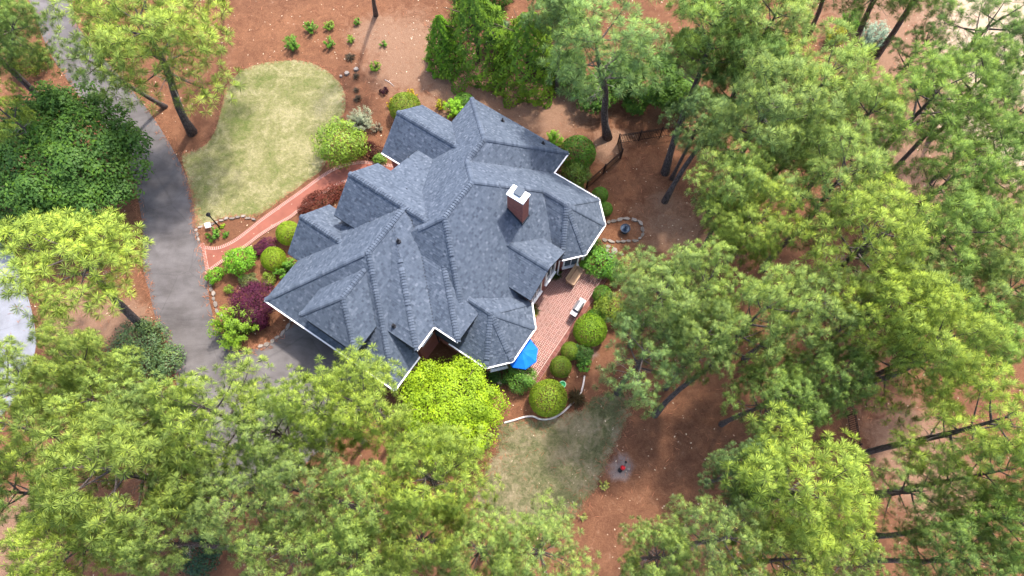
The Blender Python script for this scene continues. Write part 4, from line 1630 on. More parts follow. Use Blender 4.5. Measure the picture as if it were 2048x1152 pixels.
A_('loose', 497, 562, 17, .6, (0.153, 0.187, 0.068), 'garden_shrub', 'dull grey green shrub behind the purple maple', 'shrub', leaf=.08, sx=1.2)
A_('loose', 458, 580, 10, .7, OL, 'garden_shrub', 'tiny light green shrub on bare soil left of the purple maple', 'shrub', leaf=.08)
A_('loose', 507, 606, 45, .7, PU, 'japanese_maple', 'deep purple japanese maple at the garage corner', 'tree', 'purple', .10, sx=1.0)
A_('loose', 519, 644, 20, .6, (0.075, 0.014, 0.030), 'japanese_maple', 'lower crimson clump of japanese maple overhanging the court', 'tree', 'purple', .09)
A_('sprig', 466, 651, 50, .7, (0.170, 0.289, 0.034), 'garden_shrub', 'large leafy yellow green shrub in the corner of driveway and court', 'shrub', leaf=.16)
# island bed with the lamp post
A_('sprig', 426, 470, 17, .5, MG, 'rose_bush', 'low dark green bush beneath the black lamp post', 'shrub', leaf=.12)
A_('sprig', 452, 469, 9, .5, MG, 'rose_bush', 'tiny dark green plant right of the bush under the lamp post', 'plant', leaf=.09)
A_('sprig', 445, 452, 6, .5, YG, 'seedling', 'tiny yellow green seedling at the foot of the lamp post', 'plant', leaf=.08)
# along the house front
A_('loose', 642, 400, 24, .45, RB, 'barberry_hedge', 'long low russet barberry hedge between the brick path and the house', 'hedge', 'purple', .08, sx=2.2, rz=37)
A_('loose', 682, 288, 46, .85, (0.196, 0.306, 0.034), 'garden_shrub', 'large round bright green shrub at the lawn edge by the front path', 'shrub', 'gloss', .14)
A_('sprig', 722, 238, 30, .6, SG, 'sage_bush', 'wispy grey green bush above the large round shrub', 'shrub', 'sage', .10)
A_('sprig', 752, 256, 13, .6, (0.220, 0.190, 0.130), 'sage_bush', 'small straw grey bush right of the wispy grey one', 'shrub', 'sage', .09)
A_('loose', 744, 302, 20, .4, (0.055, 0.018, 0.012), 'barberry', 'low brown red barberry at the top end of the brick path', 'shrub', 'purple', .08, sx=1.5, rz=-20)
A_('loose', 762, 318, 13, .8, (0.170, 0.289, 0.051), 'garden_shrub', 'small light green shrub between the two front gables', 'shrub', leaf=.10, sx=1.3, rz=-40)
A_('clipped', 810, 215, 32, .8, OL, 'garden_shrub', 'olive green round shrub at the front right gable', 'shrub', leaf=.08)
A_('sprig', 781, 206, 11, .6, YE, 'azalea', 'small golden yellow plant left of the olive shrub', 'plant', leaf=.09)
A_('sprig', 822, 188, 13, .6, YE, 'azalea', 'golden yellow plant above the olive shrub', 'plant', leaf=.09)
A_('sprig', 880, 209, 13, .7, (0.300, 0.300, 0.020), 'azalea', 'bright yellow plant in the notch behind the front gable', 'plant', leaf=.10)
A_('sprig', 908, 215, 25, .8, (0.204, 0.408, 0.034), 'garden_shrub', 'vivid green shrub filling the notch of the roofs', 'shrub', leaf=.14)
A_('clipped', 928, 203, 20, .7, MG, 'garden_shrub', 'mid green shrub at the top corner of the roof', 'shrub', leaf=.08)
A_('loose', 767, 182, 9, .6, (0.030, 0.006, 0.014), 'barberry', 'small dark maroon plant alone on the mulch', 'plant', 'purple', .06)
for i, (px, py, r, lab) in enumerate(((582, 86, 19, 'green shrub nearest the top of the front lawn'), (621, 54, 16, 'tall green shrub at top left of the shrub group on the mulch'), (657, 50, 12, 'small pale green shrub at the top middle of the shrub group'),
                                      (657, 85, 14, 'green shrub at the lower middle of the shrub group'), (715, 43, 9, 'small green shrub highest in the photo, at right of the shrub group'), (702, 78, 10, 'small light green shrub between the dry patch and the other shrubs'),
                                      (767, 88, 8, 'smallest green shrub, at far right of the shrub group'), (750, 133, 13, 'light green sapling casting a round shadow above the maroon plant'))):
    A_('sprig', px, py, r, .75, MG if i not in (2, 5, 7) else (0.170, 0.289, 0.043), 'young_shrub', lab, 'shrub', leaf=.11, group='young shrubs planted in the pine straw')
for px, py, r, lab in ((700, 113, 14, 'dry grey twiggy clump on the mulch, topmost of three'), (712, 152, 10, 'dry grey green clump beside the small rocks'), (712, 180, 9, 'dry grey green clump below the small rocks'), (715, 196, 12, 'dry straw coloured clump just above the wispy grey bush')):
    A_('spiky', px, py, r, .4, (0.200, 0.160, 0.110), 'dry_clump', lab, 'plant', 'sage', n=90)
# right of the house
A_('sprig', 1107, 279, 22, .7, BG, 'garden_shrub', 'bright green shrub at the right roof corner, left of the big dark ones', 'shrub', leaf=.11)
A_('clipped', 1155, 306, 36, .8, MG, 'garden_shrub', 'large dark green round shrub at the right side of the house', 'shrub', leaf=.10)
A_('loose', 1148, 352, 30, .8, (0.102, 0.170, 0.031), 'garden_shrub', 'olive dark shrub against the bay wall below the large round one', 'shrub', leaf=.10)
A_('clipped', 1200, 390, 17, .9, MG, 'topiary_ball', 'small clipped green ball by the fence end', 'topiary', leaf=.06)
A_('clipped', 1211, 418, 15, .9, MG, 'topiary_ball', 'small clipped green ball touching the bay roof edge', 'topiary', leaf=.06)
A_('loose', 1197, 522, 32, .8, (0.145, 0.323, 0.051), 'garden_shrub', 'bright green shrub with pale flowers at the end of the patio', 'shrub', leaf=.14)
A_('loose', 1219, 512, 10, .6, (0.380, 0.420, 0.330), 'flowering_shrub', 'whitish flower cluster on the right side of the bright green shrub', 'flowers', 'sage', .08)
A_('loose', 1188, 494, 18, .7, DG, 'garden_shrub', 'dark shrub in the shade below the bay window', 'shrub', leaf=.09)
A_('spiky', 1114, 548, 17, .7, (0.102, 0.170, 0.043), 'potted_palm', 'spiky green plant on the patio left of the wooden bench', 'plant', n=110)
A_('spiky', 1068, 616, 18, .7, (0.153, 0.204, 0.051), 'yucca', 'spiky plant at the bay wall beside the patio', 'plant', n=80)
A_('sprig', 1068, 632, 7, .6, (0.300, 0.260, 0.020), 'seedling', 'small yellow green plant beneath the spiky plant by the bay', 'plant', leaf=.09)
# outer side of the patio
A_('clipped', 1205, 590, 20, .8, MG, 'garden_shrub', 'dark green round shrub at the upper end of the row outside the patio', 'shrub', leaf=.08)
A_('loose', 1222, 618, 33, .8, (0.187, 0.255, 0.034), 'garden_shrub', 'loose yellow green shrub under the pine outside the patio', 'shrub', leaf=.12)
A_('clipped', 1191, 637, 21, .8, MG, 'garden_shrub', 'dark green round shrub directly behind the grill', 'shrub', leaf=.08)
A_('clipped', 1180, 660, 34, .75, (0.196, 0.323, 0.031), 'clipped_bush', 'wide bright green clipped bush below the grill', 'shrub', leaf=.09)
A_('clipped', 1140, 702, 19, .9, (0.170, 0.255, 0.034), 'clipped_bush', 'egg shaped clipped bush at the patio edge', 'shrub', leaf=.055)
A_('clipped', 1121, 733, 22, .85, (0.145, 0.221, 0.031), 'clipped_bush', 'round clipped bush with a flat top near the narrow patio end', 'shrub', leaf=.055)
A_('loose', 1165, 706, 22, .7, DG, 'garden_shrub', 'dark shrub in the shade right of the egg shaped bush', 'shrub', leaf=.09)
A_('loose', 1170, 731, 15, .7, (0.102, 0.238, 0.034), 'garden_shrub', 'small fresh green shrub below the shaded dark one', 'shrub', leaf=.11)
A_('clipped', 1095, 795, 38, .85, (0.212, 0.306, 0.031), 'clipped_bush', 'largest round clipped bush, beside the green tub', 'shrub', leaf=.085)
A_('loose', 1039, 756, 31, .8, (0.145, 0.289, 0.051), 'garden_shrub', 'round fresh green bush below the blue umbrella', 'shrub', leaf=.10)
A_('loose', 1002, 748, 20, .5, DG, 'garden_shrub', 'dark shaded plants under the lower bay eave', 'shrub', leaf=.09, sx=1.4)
A_('spiky', 1152, 795, 24, .5, (0.130, 0.100, 0.050), 'dry_clump', 'brown dry groundcover between the big clipped bush and the edging strip', 'plant', 'sage', n=200)
# back lawn and right side
A_('sprig', 1207, 971, 12, .7, (0.340, 0.360, 0.120), 'variegated_shrub', 'cream and green shrub next to the ash patch', 'shrub', leaf=.10, n=520)
A_('sprig', 1164, 1033, 11, .7, (0.280, 0.310, 0.110), 'variegated_shrub', 'cream and green shrub at the lower end of the back lawn', 'shrub', leaf=.09, n=380)
A_('sprig', 1642, 834, 20, .7, (0.119, 0.204, 0.025), 'garden_shrub', 'yellow green shrub left of the right hand fence', 'shrub', leaf=.12)
A_('sprig', 1655, 884, 16, .7, (0.085, 0.153, 0.025), 'garden_shrub', 'dark green shrub below the yellow green one by the right fence', 'shrub', leaf=.12)
A_('sprig', 1668, 70, 26, .7, (0.272, 0.289, 0.034), 'garden_shrub', 'yellow tinged shrub among trunks at the upper right', 'shrub', leaf=.13)
A_('sprig', 1706, 40, 26, .8, MG, 'garden_shrub', 'green shrub behind the yellow tinged one at the upper right', 'shrub', leaf=.13)
A_('sprig', 1748, 72, 32, .9, (0.221, 0.306, 0.221), 'juniper', 'blue grey juniper between two leaning trunks at the upper right', 'shrub', 'sage', .14)
A_('loose', 398, 1112, 42, .7, (0.035, 0.075, 0.035), 'garden_shrub', 'dark blue green shrub in the gap at the lower left', 'shrub', 'gloss', .16)
A_('loose', 275, 700, 60, .55, (0.111, 0.178, 0.068), 'laurel', 'grey green laurel thicket on the driveway side below the pine trunk', 'shrub', 'gloss', .15)
A_('loose', 335, 722, 36, .6, (0.111, 0.178, 0.068), 'laurel', 'grey green laurel reaching over the driveway edge', 'shrub', 'gloss', .15)
A_('loose', 1230, 545, 24, .8, MG, 'garden_shrub', 'green shrub at the upper right corner of the patio under the pine', 'shrub', leaf=.10)
A_('loose', 55, 118, 36, .7, (0.128, 0.162, 0.025), 'garden_shrub', 'olive shrub under the pines at the upper left by the driveway', 'shrub', leaf=.12)

# ------------------------------------------------------------------ broad-leaved trees and conifers
def limbs_mesh(H, R, seed, n=10, r0=0.16, z0=0.25):
    r = random.Random(seed)
    m = MB()
    m.tube([(0, 0, -0.1), (0.03, 0.02, H * .3), (-0.04, 0.05, H * .6), (0, 0, H * .88)], [r0 * 1.25, r0, r0 * .7, r0 * .15], 9)
    for k in range(n):
        t = k * 2.4 + r.random()
        z = H * (z0 + .5 * k / n)
        e = R * r.uniform(.55, .9)
        m.tube([(0, 0, z), (e * .5 * math.cos(t), e * .5 * math.sin(t), z + H * .10), (e * math.cos(t), e * math.sin(t), z + H * .2)], [r0 * .5, r0 * .3, .02], 6)
    return m.mesh('trunk', M['stem'])

def broad_tree(px, py, rpx, hf, col, name, label, cat='tree', mat='leaf', leaf=0.2, n=9000, lift=0.25, seed=1, kind='loose', sx=1.0, rz=0):
    zc = 3.0
    R = rpx / px_per_m(px, py, zc)
    H = 2 * R * hf
    p = G(px, py, H * 0.55)
    t = thing(name, label, cat, (p[0], p[1], 0), R_(rz))
    r = np.random.default_rng(seed)
    if kind == 'cone':
        m = n
        h = r.random(m) ** 1.25
        az = r.random(m) * 2 * np.pi
        rad = R * (1 - h) ** 0.55 * (1 + 0.16 * np.sin(az * 5 + h * 9) + 0.10 * np.sin(az * 11 - h * 25))
        fan = 0.5 + 0.5 * np.sin(az * 9 + np.floor(h * 16) * 2.1)
        rad *= 0.82 + 0.2 * fan * r.random(m) + 0.05
        P = np.stack([np.cos(az) * rad, np.sin(az) * rad, H * h + 0.1], 1)
        d = np.stack([np.cos(az), np.sin(az), np.full(m, .55)], 1)
        me = leaf_mesh('crown', P, d, leaf, np.clip(0.10 + 0.75 * fan * r.uniform(.6, 1.1, m), 0, 1), M[mat], r, 0.55, 0.45)
    else:
        K = int(46 + 18 * R)
        cd = sphere_pts(K, r, -0.45)
        K = len(cd)
        cr = 0.60 + 0.32 * r.random(K)
        csz = (0.17 + 0.12 * r.random(K)) * (2.6 / max(R, 1.6)) ** .25
        ct = r.random(K)
        k = r.integers(0, K, n)
        d = unit(r.normal(0, 1, (n, 3)) + cd[k] * 0.7 + np.array((0, 0, .5)))
        sc = np.array((R, R, H * (1 - lift) / 2))
        P = (cd[k] * cr[k][:, None]) * sc + d * (csz[k] * R * (0.5 + .55 * r.random(n)))[:, None] * np.array((1, 1, .75))
        nf = n // 4
        fd = unit(r.normal(0, 1, (nf, 3)) + np.array((0, 0, .5)))
        P[:nf] = fd * (0.70 + 0.14 * r.random(nf))[:, None] * sc
        d[:nf] = fd
        P[:, 2] = np.maximum(P[:, 2] + H * (lift + (1 - lift) / 2), 0.2)
        me = leaf_mesh('crown', P, d + np.array((0, 0, .6)), leaf, np.clip(0.28 + 0.4 * ct[k] + 0.18 * r.normal(0, 1, n), 0, 1), M[mat], r, 0.55, 0.6)
    o = obj('crown', me, t, color=col)
    o.scale = (sx, 1, 1)
    obj('trunk', limbs_mesh(H, R, seed, r0=max(.06, R * .045)), t)
    return t

broad_tree(900, 818, 108, .62, LG, 'maple_tree', 'brilliant lime green maple in front of the courtyard notch', leaf=.13, n=32000, seed=3)
broad_tree(128, 318, 152, .62, (0.072, 0.150, 0.028), 'holly_tree', 'huge dark green glossy evergreen beside the driveway at left', mat='leaf', leaf=.23, n=34000, seed=4, sx=1.12, rz=-25)
broad_tree(30, 420, 70, .6, (0.06, 0.125, 0.026), 'holly_tree', 'dark glossy evergreen at the left edge under the yellow pine', mat='leaf', leaf=.22, n=9000, seed=5)
broad_tree(884, 78, 40, 1.7, (0.15, 0.30, 0.03), 'young_tree', 'fresh green slender tree standing on the sandy soil above the house', leaf=.17, n=8000, seed=6, kind='cone')
broad_tree(952, 54, 84, 1.1, (0.15, 0.26, 0.035), 'cypress', 'tall dark cypress with fan shaped sprays, left of the pair', mat='leaf', leaf=.20, n=13000, seed=7, kind='cone')
broad_tree(1056, 92, 76, 1.2, (0.18, 0.30, 0.035), 'cypress', 'tall bright edged cypress with fan shaped sprays, right of the pair', mat='leaf', leaf=.20, n=13000, seed=8, kind='cone')
broad_tree(1005, 78, 40, .6, (0.055, 0.11, 0.035), 'laurel', 'dark grey green shrub filling the gap between the cypresses', 'shrub', 'gloss', .15, 4500, seed=9)
broad_tree(1085, 118, 34, .6, (0.055, 0.11, 0.035), 'laurel', 'dark shrub at the right foot of the right cypress', 'shrub', 'gloss', .15, 3500, seed=10)
broad_tree(1310, 165, 62, .9, (0.09, 0.175, 0.03), 'holly_tree', 'dark broad evergreen right of the tall pine trunk', leaf=.18, n=7500, seed=11)
broad_tree(1190, 185, 50, .6, (0.08, 0.165, 0.03), 'holly_tree', 'dark evergreen left of the tall pine trunk', leaf=.18, n=4500, seed=12)
broad_tree(1270, 205, 30, .5, (0.10, 0.2, 0.03), 'garden_shrub', 'green shrub at the foot of the evergreens by the tall pine trunk', 'shrub', leaf=.14, n=3200, seed=13)
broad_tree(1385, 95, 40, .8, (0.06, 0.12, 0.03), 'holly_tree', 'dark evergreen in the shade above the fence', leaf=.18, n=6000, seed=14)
broad_tree(960, -40, 60, 1.0, (0.08, 0.15, 0.03), 'cypress', 'dark cypress at the top edge of the photo behind the left cypress', leaf=.2, n=9000, seed=15, kind='cone')
broad_tree(1120, 10, 45, .9, (0.07, 0.14, 0.03), 'holly_tree', 'dark evergreen at the top edge right of the cypress pair', leaf=.18, n=5000, seed=16)
broad_tree(1245, 150, 46, .8, (0.085, 0.165, 0.03), 'holly_tree', 'dark evergreen directly behind the trunk of the tall bluish pine', leaf=.18, n=7000, seed=17)
broad_tree(1355, 190, 44, .7, (0.10, 0.19, 0.03), 'holly_tree', 'bushy green evergreen just above the corner of the upper fence', leaf=.18, n=6500, seed=18)
broad_tree(1140, 140, 40, .8, (0.075, 0.15, 0.03), 'holly_tree', 'dark evergreen between the right cypress and the tall bluish pine', leaf=.18, n=6000, seed=19)

# ------------------------------------------------------------------ longleaf pines
PINE_H, PINE_R = 13.0, 3.8
TUFT_L = 0.50

def tufts(P, Ax, tone, r, n=72, L=TUFT_L, w=0.0245):
    """starbursts of needles: one thin triangle per needle bundle"""
    m = len(P)
    a = Ax[:, None, :]
    e1 = unit(np.cross(a, np.array((0.3, 0.9, 0.2))))
    e2 = np.cross(a, e1)
    ph = r.random((m, n, 1)) * 2 * np.pi
    th = np.radians(r.uniform(18, 100, (m, n, 1)))
    d = (e1 * np.cos(ph) + e2 * np.sin(ph)) * np.sin(th) + a * np.cos(th)
    ln = L * (0.82 + 0.24 * r.random((m, n, 1)))
    side = unit(np.cross(d, r.normal(0, 1, (m, n, 3)))) * w * 0.5
    c = P[:, None, :]
    tip = c + d * ln
    tip[..., 2] -= 0.10 * ln[..., 0]
    V = np.empty((m, n, 4, 3))
    V[:, :, 0] = c + d * ln * 0.04
    V[:, :, 1] = c + d * ln * 0.6 + side
    V[:, :, 2] = tip
    V[:, :, 3] = c + d * ln * 0.6 - side
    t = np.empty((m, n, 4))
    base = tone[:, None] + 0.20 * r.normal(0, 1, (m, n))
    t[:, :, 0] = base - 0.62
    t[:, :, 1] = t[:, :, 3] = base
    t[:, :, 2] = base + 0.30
    F = np.arange(m * n * 4).reshape(m * n, 4)
    V2 = V.reshape(m * n, 4, 3)
    want = unit(d * 0.45 + Ax[:, None, :] * 0.8 + r.normal(0, .12, d.shape)).reshape(m * n, 3)
    fn = np.cross(V2[:, 1] - V2[:, 0], V2[:, 2] - V2[:, 0])
    flip = (fn * want).sum(1) < 0
    F[flip] = F[flip][:, ::-1]
    return V.reshape(-1, 3), F, np.clip(t.reshape(-1), 0, 1), np.repeat(want, 4, 0)

def pine_variant(seed, nl=26, dens=1.0, depth=6.0, flat=0.0):
    r = np.random.default_rng(seed)
    pr = random.Random(seed)
    H, R = PINE_H, PINE_R
    wood, dead = MB(), MB()
    bx, by = pr.uniform(-.25, .25), pr.uniform(-.25, .25)
    tp = [(bx * math.sin(k * .9), by * math.sin(k * 1.1), H * k / 8 - (0.15 if k == 0 else 0)) for k in range(9)]
    rad = [0.40, 0.27, 0.25, 0.235, 0.22, 0.20, 0.15, 0.09, 0.03]
    wood.tube(tp, rad, 10)
    def axis(z):
        f = max(0, min(7.999, z / H * 8))
        k = int(f)
        return np.array(tp[k]) * (1 - (f - k)) + np.array(tp[k + 1]) * (f - k)
    cl = []            # clump centres: position, axis, size
    for i in range(nl):
        f = (i + pr.random() * .6) / nl
        z = H - depth + depth * 0.93 * f
        az = i * 2.39996 + pr.uniform(-.35, .35)
        prof = math.sqrt(max(0.05, 1 - ((f - .30) / .76) ** 2))
        L = R * prof * pr.uniform(.5, 1.15)
        up = 0.10 + 0.75 * f + pr.uniform(-.12, .18)
        o = axis(z)
        hd = np.array((math.cos(az), math.sin(az), 0))
        sd_ = np.array((-math.sin(az), math.cos(az), 0))
        bend = pr.uniform(-.18, .18)
        pts = []
        for k in range(5):
            s = k / 4
            pts.append(o + hd * L * s + sd_ * bend * L * s * s + np.array((0, 0, L * (up * s * .55 + .18 * s * s))))
        wood.tube(pts, [0.075 * (L / R) + .02, 0.06 * (L / R) + .015, .04, .028, .012], 5, False)
        ns = max(2, int(round(L / R * 3.8)))
        for k in range(ns):
            s = 0.60 + 0.40 * (k + .5) / ns
            q = pts[int(s * 3.999)] * (1 - (s * 4 % 1)) + pts[min(4, int(s * 3.999) + 1)] * (s * 4 % 1) if s < .999 else pts[4]
            sg = 1 if k % 2 else -1
            e = q + (sd_ * sg * pr.uniform(.3, .95) + hd * pr.uniform(.0, .4)) * L * .34 + np.array((0, 0, pr.uniform(.1, .45)))
            wood.tube([q, (q + e) / 2 + np.array((0, 0, -.05)), e], [.025, .018, .008], 4, False)
            cl.append((e, hd, pr.uniform(.75, 1.15)))
        cl.append((pts[4] + np.array((0, 0, .05)), hd, pr.uniform(.9, 1.25)))
    cl.append((np.array(tp[-1]) + np.array((0, 0, .15)), np.array((0, 0, 1.0)), 1.2))
    # bare grey twigs low in the crown
    for i in range(9):
        z = H - depth - pr.uniform(-1.2, 1.6)
        az = pr.random() * 6.28
        o = axis(z)
        L = pr.uniform(.8, 2.2)
        hd = np.array((math.cos(az), math.sin(az), 0))
        e = o + hd * L + np.array((0, 0, pr.uniform(-.2, .35)))
        dead.tube([o, (o + e) / 2 + np.array((0, 0, .12)), e], [.03, .02, .007], 4, False)
        for k in range(3):
            s = .45 + .18 * k
            q = o + (e - o) * s
            t2 = az + pr.uniform(-1.2, 1.2)
            dead.tube([q, q + np.array((math.cos(t2), math.sin(t2), .2)) * pr.uniform(.3, .7)], [.014, .005], 4, False)
    P, Ax, T = [], [], []
    for c, hd, sz in cl:
        m = max(3, int(round(pr.uniform(4.2, 6.6) * dens)))
        ph = pr.random() * 6.28
        g = pr.uniform(.25, .75)
        for k in range(m):                     # one tuft on top, the others in a ring round it
            if k == 0:
                d = np.array((0, 0, 1.0)) + hd * .2
                off = np.array((0, 0, .30)) * sz
            else:
                t2 = ph + 6.283 * k / (m - 1) + pr.uniform(-.25, .25)
                d = np.array((math.cos(t2), math.sin(t2), pr.uniform(.35, .9))) + hd * .25
                off = np.array((math.cos(t2), math.sin(t2), pr.uniform(-.25, .15))) * sz * pr.uniform(.62, .92)
            P.append((c + off)[None])
            Ax.append(unit(d + np.array((0, 0, .7)))[None])
            T.append(np.clip(np.array([g + pr.gauss(0, .13)]), 0, 1))
    P, Ax, T = np.concatenate(P), np.concatenate(Ax), np.concatenate(T)
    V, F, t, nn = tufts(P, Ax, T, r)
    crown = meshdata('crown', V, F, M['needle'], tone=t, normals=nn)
    return crown, wood.mesh('trunk', M['bark'], True), dead.mesh('dead_twigs', M['twig'])
VAR = [pine_variant(500 + i, nl=(18, 21, 16, 20, 17, 22, 15, 19)[i], dens=(1.1, 1.2, 1.0, 1.25, 1.1, 1.2, .95, 1.15)[i], depth=(5.6, 6.2, 5.0, 5.8, 6.5, 5.2, 6.0, 5.4)[i]) for i in range(8)]
SPARSE = [pine_variant(600 + i, nl=14, dens=.7, depth=5.5) for i in range(2)]

PY = (0.315, 0.415, 0.082)     # sunny yellow green
PL_ = (0.295, 0.405, 0.112)    # light green
PM = (0.235, 0.355, 0.088)     # mid green
PD = (0.16, 0.26, 0.075)     # dark green
PB_ = (0.215, 0.33, 0.115)    # bluish green

PN = [0]
def pine(px, py, rpx, h, col, label, base=None, sparse=False, group=None):
    """(px, py): middle of the crown; base: foot of the trunk where the photograph shows it"""
    i = PN[0]
    PN[0] += 1
    rr = random.Random(900 + i)
    zc = h * 0.80
    if px is None:
        b = G(*base)
        R = rpx
        c = b + np.array((0, 0, zc))
    else:
        c = G(px, py, zc)
        R = rpx / px_per_m(px, py, zc)
        b = G(*base) if base else np.array((c[0] + rr.uniform(-.35, .35), c[1] + rr.uniform(-.35, .35), 0))
    t = thing('pine_tree', label, 'pine tree', tuple(b), 0, group)
    ax = Vector(c - b).normalized()
    q = Vector((0, 0, 1)).rotation_difference(ax)
    t.rotation_mode = 'QUATERNION'
    from mathutils import Quaternion
    t.rotation_quaternion = q @ Quaternion((0, 0, 1), rr.random() * 6.28)
    ln = float(np.linalg.norm(c - b)) / 0.80
    sx = R / PINE_R * 0.95
    var = (SPARSE if sparse else VAR)[rr.randrange(2 if sparse else 8)]
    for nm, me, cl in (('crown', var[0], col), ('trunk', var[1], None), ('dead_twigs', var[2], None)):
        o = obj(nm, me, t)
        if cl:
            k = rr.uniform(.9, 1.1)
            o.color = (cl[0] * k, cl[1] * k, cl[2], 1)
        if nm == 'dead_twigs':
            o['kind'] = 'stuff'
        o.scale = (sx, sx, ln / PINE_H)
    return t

P_ = pine
# upper left
P_(302, 78, 135, 12.5, PY, 'yellow green pine leaning over the driveway top, its trunk foot left of the front lawn', (385, 265))
P_(25, 62, 70, 13, PM, 'green pine in the upper left corner over the driveway', (20, 120))
P_(190, 130, 72, 8.5, PM, 'thin see-through pine hanging over the upper driveway, foot beside the large leaning trunk', (330, 214), True)
P_(-95, 20, 110, 13, PM, 'pine whose thick dark trunk leans out past the left edge above the dark evergreen', (108, 228))
P_(0, 218, 45, 11, PY, 'narrow yellow green pine top at the left edge above the dark evergreen')
P_(430, -120, 70, 13, PM, 'pine showing only its trunk foot at the top edge left of the shrub group', (446, 8), True)
P_(735, -130, 70, 13, PM, 'pine showing only its lower trunk at the top edge above the sandy soil', (752, 30), True)
# left middle
P_(158, 520, 142, 10.5, PY, 'broad yellow green pine left of the driveway, trunk foot showing below its crown', (290, 658))
# lower left and bottom
P_(40, 772, 82, 13, PY, 'yellow green pine at the left edge below the white concrete pad')
P_(178, 738, 72, 12.5, PY, 'small yellow green pine top just above the laurel, left of the driveway')
P_(70, 862, 105, 14, PY, 'yellow green pine at the left edge, second up from the bottom corner')
P_(225, 810, 90, 11.5, PL_, 'mid green pine between the yellow pines left of the driveway end')
P_(435, 826, 108, 13.5, PY, 'bright yellow green pine over the lower end of the driveway')
P_(335, 850, 85, 12, PL_, 'lighter green pine tucked behind the bright pine over the driveway end')
P_(655, 832, 84, 13.5, PY, 'yellow green pine overlapping the garage court and roof corner')
P_(738, 815, 104, 13, PY, 'pine left of the lime green maple')
P_(560, 870, 85, 12, PL_, 'pine over the lower side of the garage court')
P_(235, 945, 135, 14.5, PY, 'brightest yellow pine in the lower left quarter')
P_(35, 985, 85, 11, PM, 'darker green pine at the left edge above the bottom corner')
P_(390, 960, 70, 11, PL_, 'smaller pine right of the brightest yellow one')
P_(480, 1010, 85, 12.5, PL_, 'pine beside the reddish gap at the lower left')
P_(600, 985, 85, 13, PL_, 'pine below the garage court, left of the reddish gap')
P_(135, 1100, 95, 13, PY, 'pine at the bottom edge in the lower left corner')
P_(310, 1085, 80, 12, PL_, 'pine at the bottom edge left of the dark blue green shrub')
P_(580, 1100, 85, 12.5, PL_, 'pine at the bottom edge right of the reddish gap')
P_(730, 1020, 95, 13.5, PL_, 'pine in the lower middle, second row from the bottom edge')
P_(860, 960, 105, 13.5, PY, 'yellow green pine covering the lower side of the lime green maple')
P_(720, 1120, 90, 13, PL_, 'pine at the bottom edge below the lime green maple, on its left')
P_(840, 1080, 85, 13, PY, 'pine at the bottom edge below the lime green maple, on its right')
P_(960, 1100, 85, 12.5, PL_, 'pine at the bottom edge left of the back lawn end')
P_(1080, 1105, 100, 12.5, PL_, 'pine at the bottom edge just below the back lawn')
# lower right
P_(1595, 985, 135, 14, PY, 'bright yellow green pine left of the lower part of the right fence')
P_(1440, 1080, 95, 13, PL_, 'pine at the bottom edge right of the bare reddish soil')
P_(1320, 1115, 70, 11.5, PL_, 'smaller pine at the bottom edge beside the bare reddish soil')
P_(1560, 1120, 90, 13, PY, 'yellow green pine at the bottom edge below the fence pines')
P_(1490, 940, 70, 10.5, PB_, 'bluish green thin pine at the right side of the bare soil')
P_(1955, 850, 118, 14, PY, 'pine at the right edge whose long trunk crosses the fence', (1700, 915))
P_(1820, 985, 85, 9.5, PL_, 'thin low pine over the bare soil right of the fence', None, True)
P_(2010, 1035, 95, 13.5, PM, 'pine at the lower right edge with its trunk starting at the fence', (1740, 1072))
P_(1910, 1120, 90, 12, PM, 'dark green pine in the lower right corner')
P_(1960, 950, 80, 13, PL_, 'light green pine at the right edge between two trunks')
P_(1700, 1130, 60, 9, PL_, 'low pine at the bottom edge over the fence end')
# middle right
P_(1840, 700, 105, 14.5, PY, 'sunlit yellow pine in the right half, just above the fence gap')
P_(1760, 630, 95, 14, PY, 'yellow green pine left above the sunlit yellow one')
P_(1940, 690, 90, 12, PM, 'mid green pine right of the sunlit yellow one')
P_(1990, 600, 80, 12, PL_, 'light green pine at the right edge, middle height')
P_(1545, 800, 80, 10.5, PM, 'dark green pine in the shade left of the fence gap')
P_(1660, 760, 75, 11, PM, 'mid green pine right over the upper end of the fence gap')
P_(1318, 600, 98, 12, PL_, 'light green pine closest to the patio corner')
P_(1282, 718, 92, 10.5, PB_, 'bluish green pine right of the clipped bushes, with bare grey twigs', None, True)
P_(1400, 580, 85, 12, PL_, 'light green pine right of the one by the patio')
P_(1400, 690, 76, 12, PL_, 'light green pine below the sunny bare patch right of the house')
P_(1500, 650, 90, 13, PL_, 'pine leaning up from a trunk foot above the back lawn', (1310, 830))
P_(1620, 620, 95, 12.5, PL_, 'light green pine in the middle of the right wood')
P_(1730, 490, 115, 14.5, PY, 'yellow green pine standing brightest in the middle of the right wood')
P_(1660, 385, 100, 14, PL_, 'fresh green pine above the brightest one in the right wood')
P_(1468, 385, 78, 12.5, PL_, 'pine at the left edge of the right wood beside the two bare trunks')
P_(1500, 465, 85, 12, PY, 'sunny pine beside the pinkish bare ground right of the house')
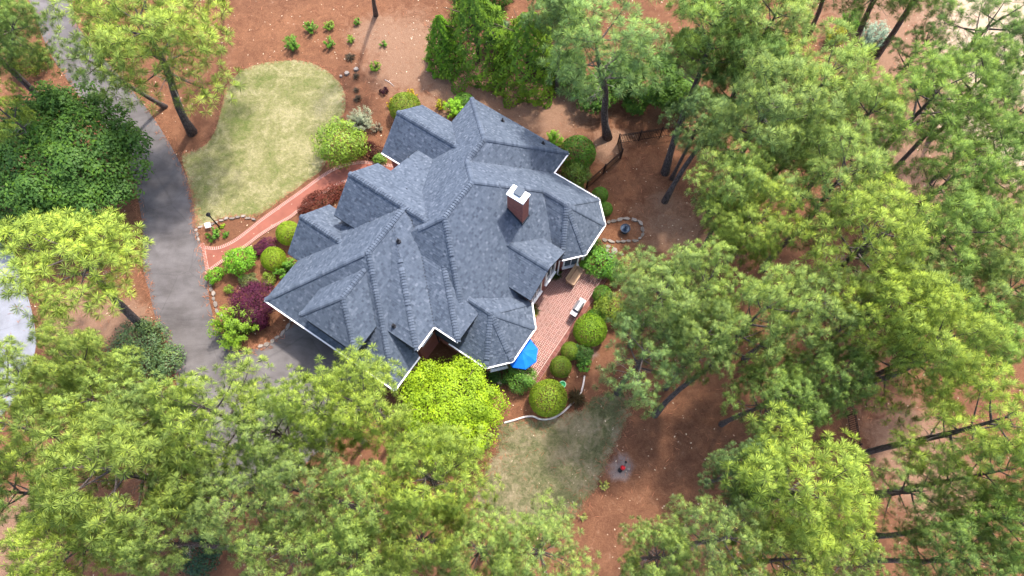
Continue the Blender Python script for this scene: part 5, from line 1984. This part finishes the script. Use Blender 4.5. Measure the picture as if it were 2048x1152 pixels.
P_(1400, 245, 62, 9.5, PB_, 'small pine top at the end of the upper fence')
P_(1520, 250, 110, 14, PL_, 'pale green pine right of the upper fence, large starry tufts')
P_(1630, 190, 115, 14, PL_, 'pale green pine in front of the leaning trunks at the upper right')
P_(1720, 250, 90, 13, PL_, 'light green pine below the leaning trunks')
P_(1560, 340, 80, 11, PM, 'darker pine between the pale ones, with bare twigs')
P_(1840, 220, 105, 13.5, PM, 'mid green pine left of the pale sand')
P_(1940, 180, 80, 13, PM, 'yellow tipped pine over the pale sand')
P_(1900, 360, 92, 13, PM, 'mid green pine below the pale sand')
P_(2000, 330, 85, 12.5, PM, 'green pine at the right edge below the pale sand')
P_(1890, 480, 100, 13, PM, 'mid green pine right of the brightest one')
P_(1990, 480, 80, 12, PL_, 'light green pine at the right edge above the middle')
P_(1820, 570, 80, 12, PL_, 'pine below and right of the brightest one')
P_(1975, 60, 95, 12, PD, 'open dark pine with bare limbs over the sand in the upper right corner', (1880, 160), True)
P_(2040, 120, 70, 12, PD, 'dark pine at the right edge in the upper right corner', None, True)
P_(1830, 110, 50, 9, PD, 'spindly dark pine at the edge of the pale sand', None, True)
# top
P_(1200, 110, 125, 11.5, PB_, 'bluish green tall pine with bare trunk rising above the house corner', (1215, 275))
P_(1420, 75, 110, 12.5, PM, 'pine above the upper fence, right of the tall trunk', (1330, 345))
P_(1530, 60, 105, 12.5, PL_, 'pine left of the leaning trunks at the top edge')
P_(1480, 165, 85, 11, PD, 'dark pine with grey bare branches behind the fence end', (1330, 402))
P_(1790, -60, 100, 12, PM, 'pine beyond the top edge, left one of the two leaning trunks at upper right', (1690, 105))
P_(1880, -70, 100, 12, PM, 'pine beyond the top edge, right one of the two leaning trunks at upper right', (1755, 108))
P_(1680, -90, 80, 12, PM, 'pine beyond the top edge with a thin trunk beside the yellow tinged shrub', (1618, 66))
P_(2010, 245, 60, 10, PD, 'dark spindly pine over the sandy ground at the right edge', None, True)
P_(1120, 20, 60, 10.5, PB_, 'bluish pine top at the top edge right of the cypresses')
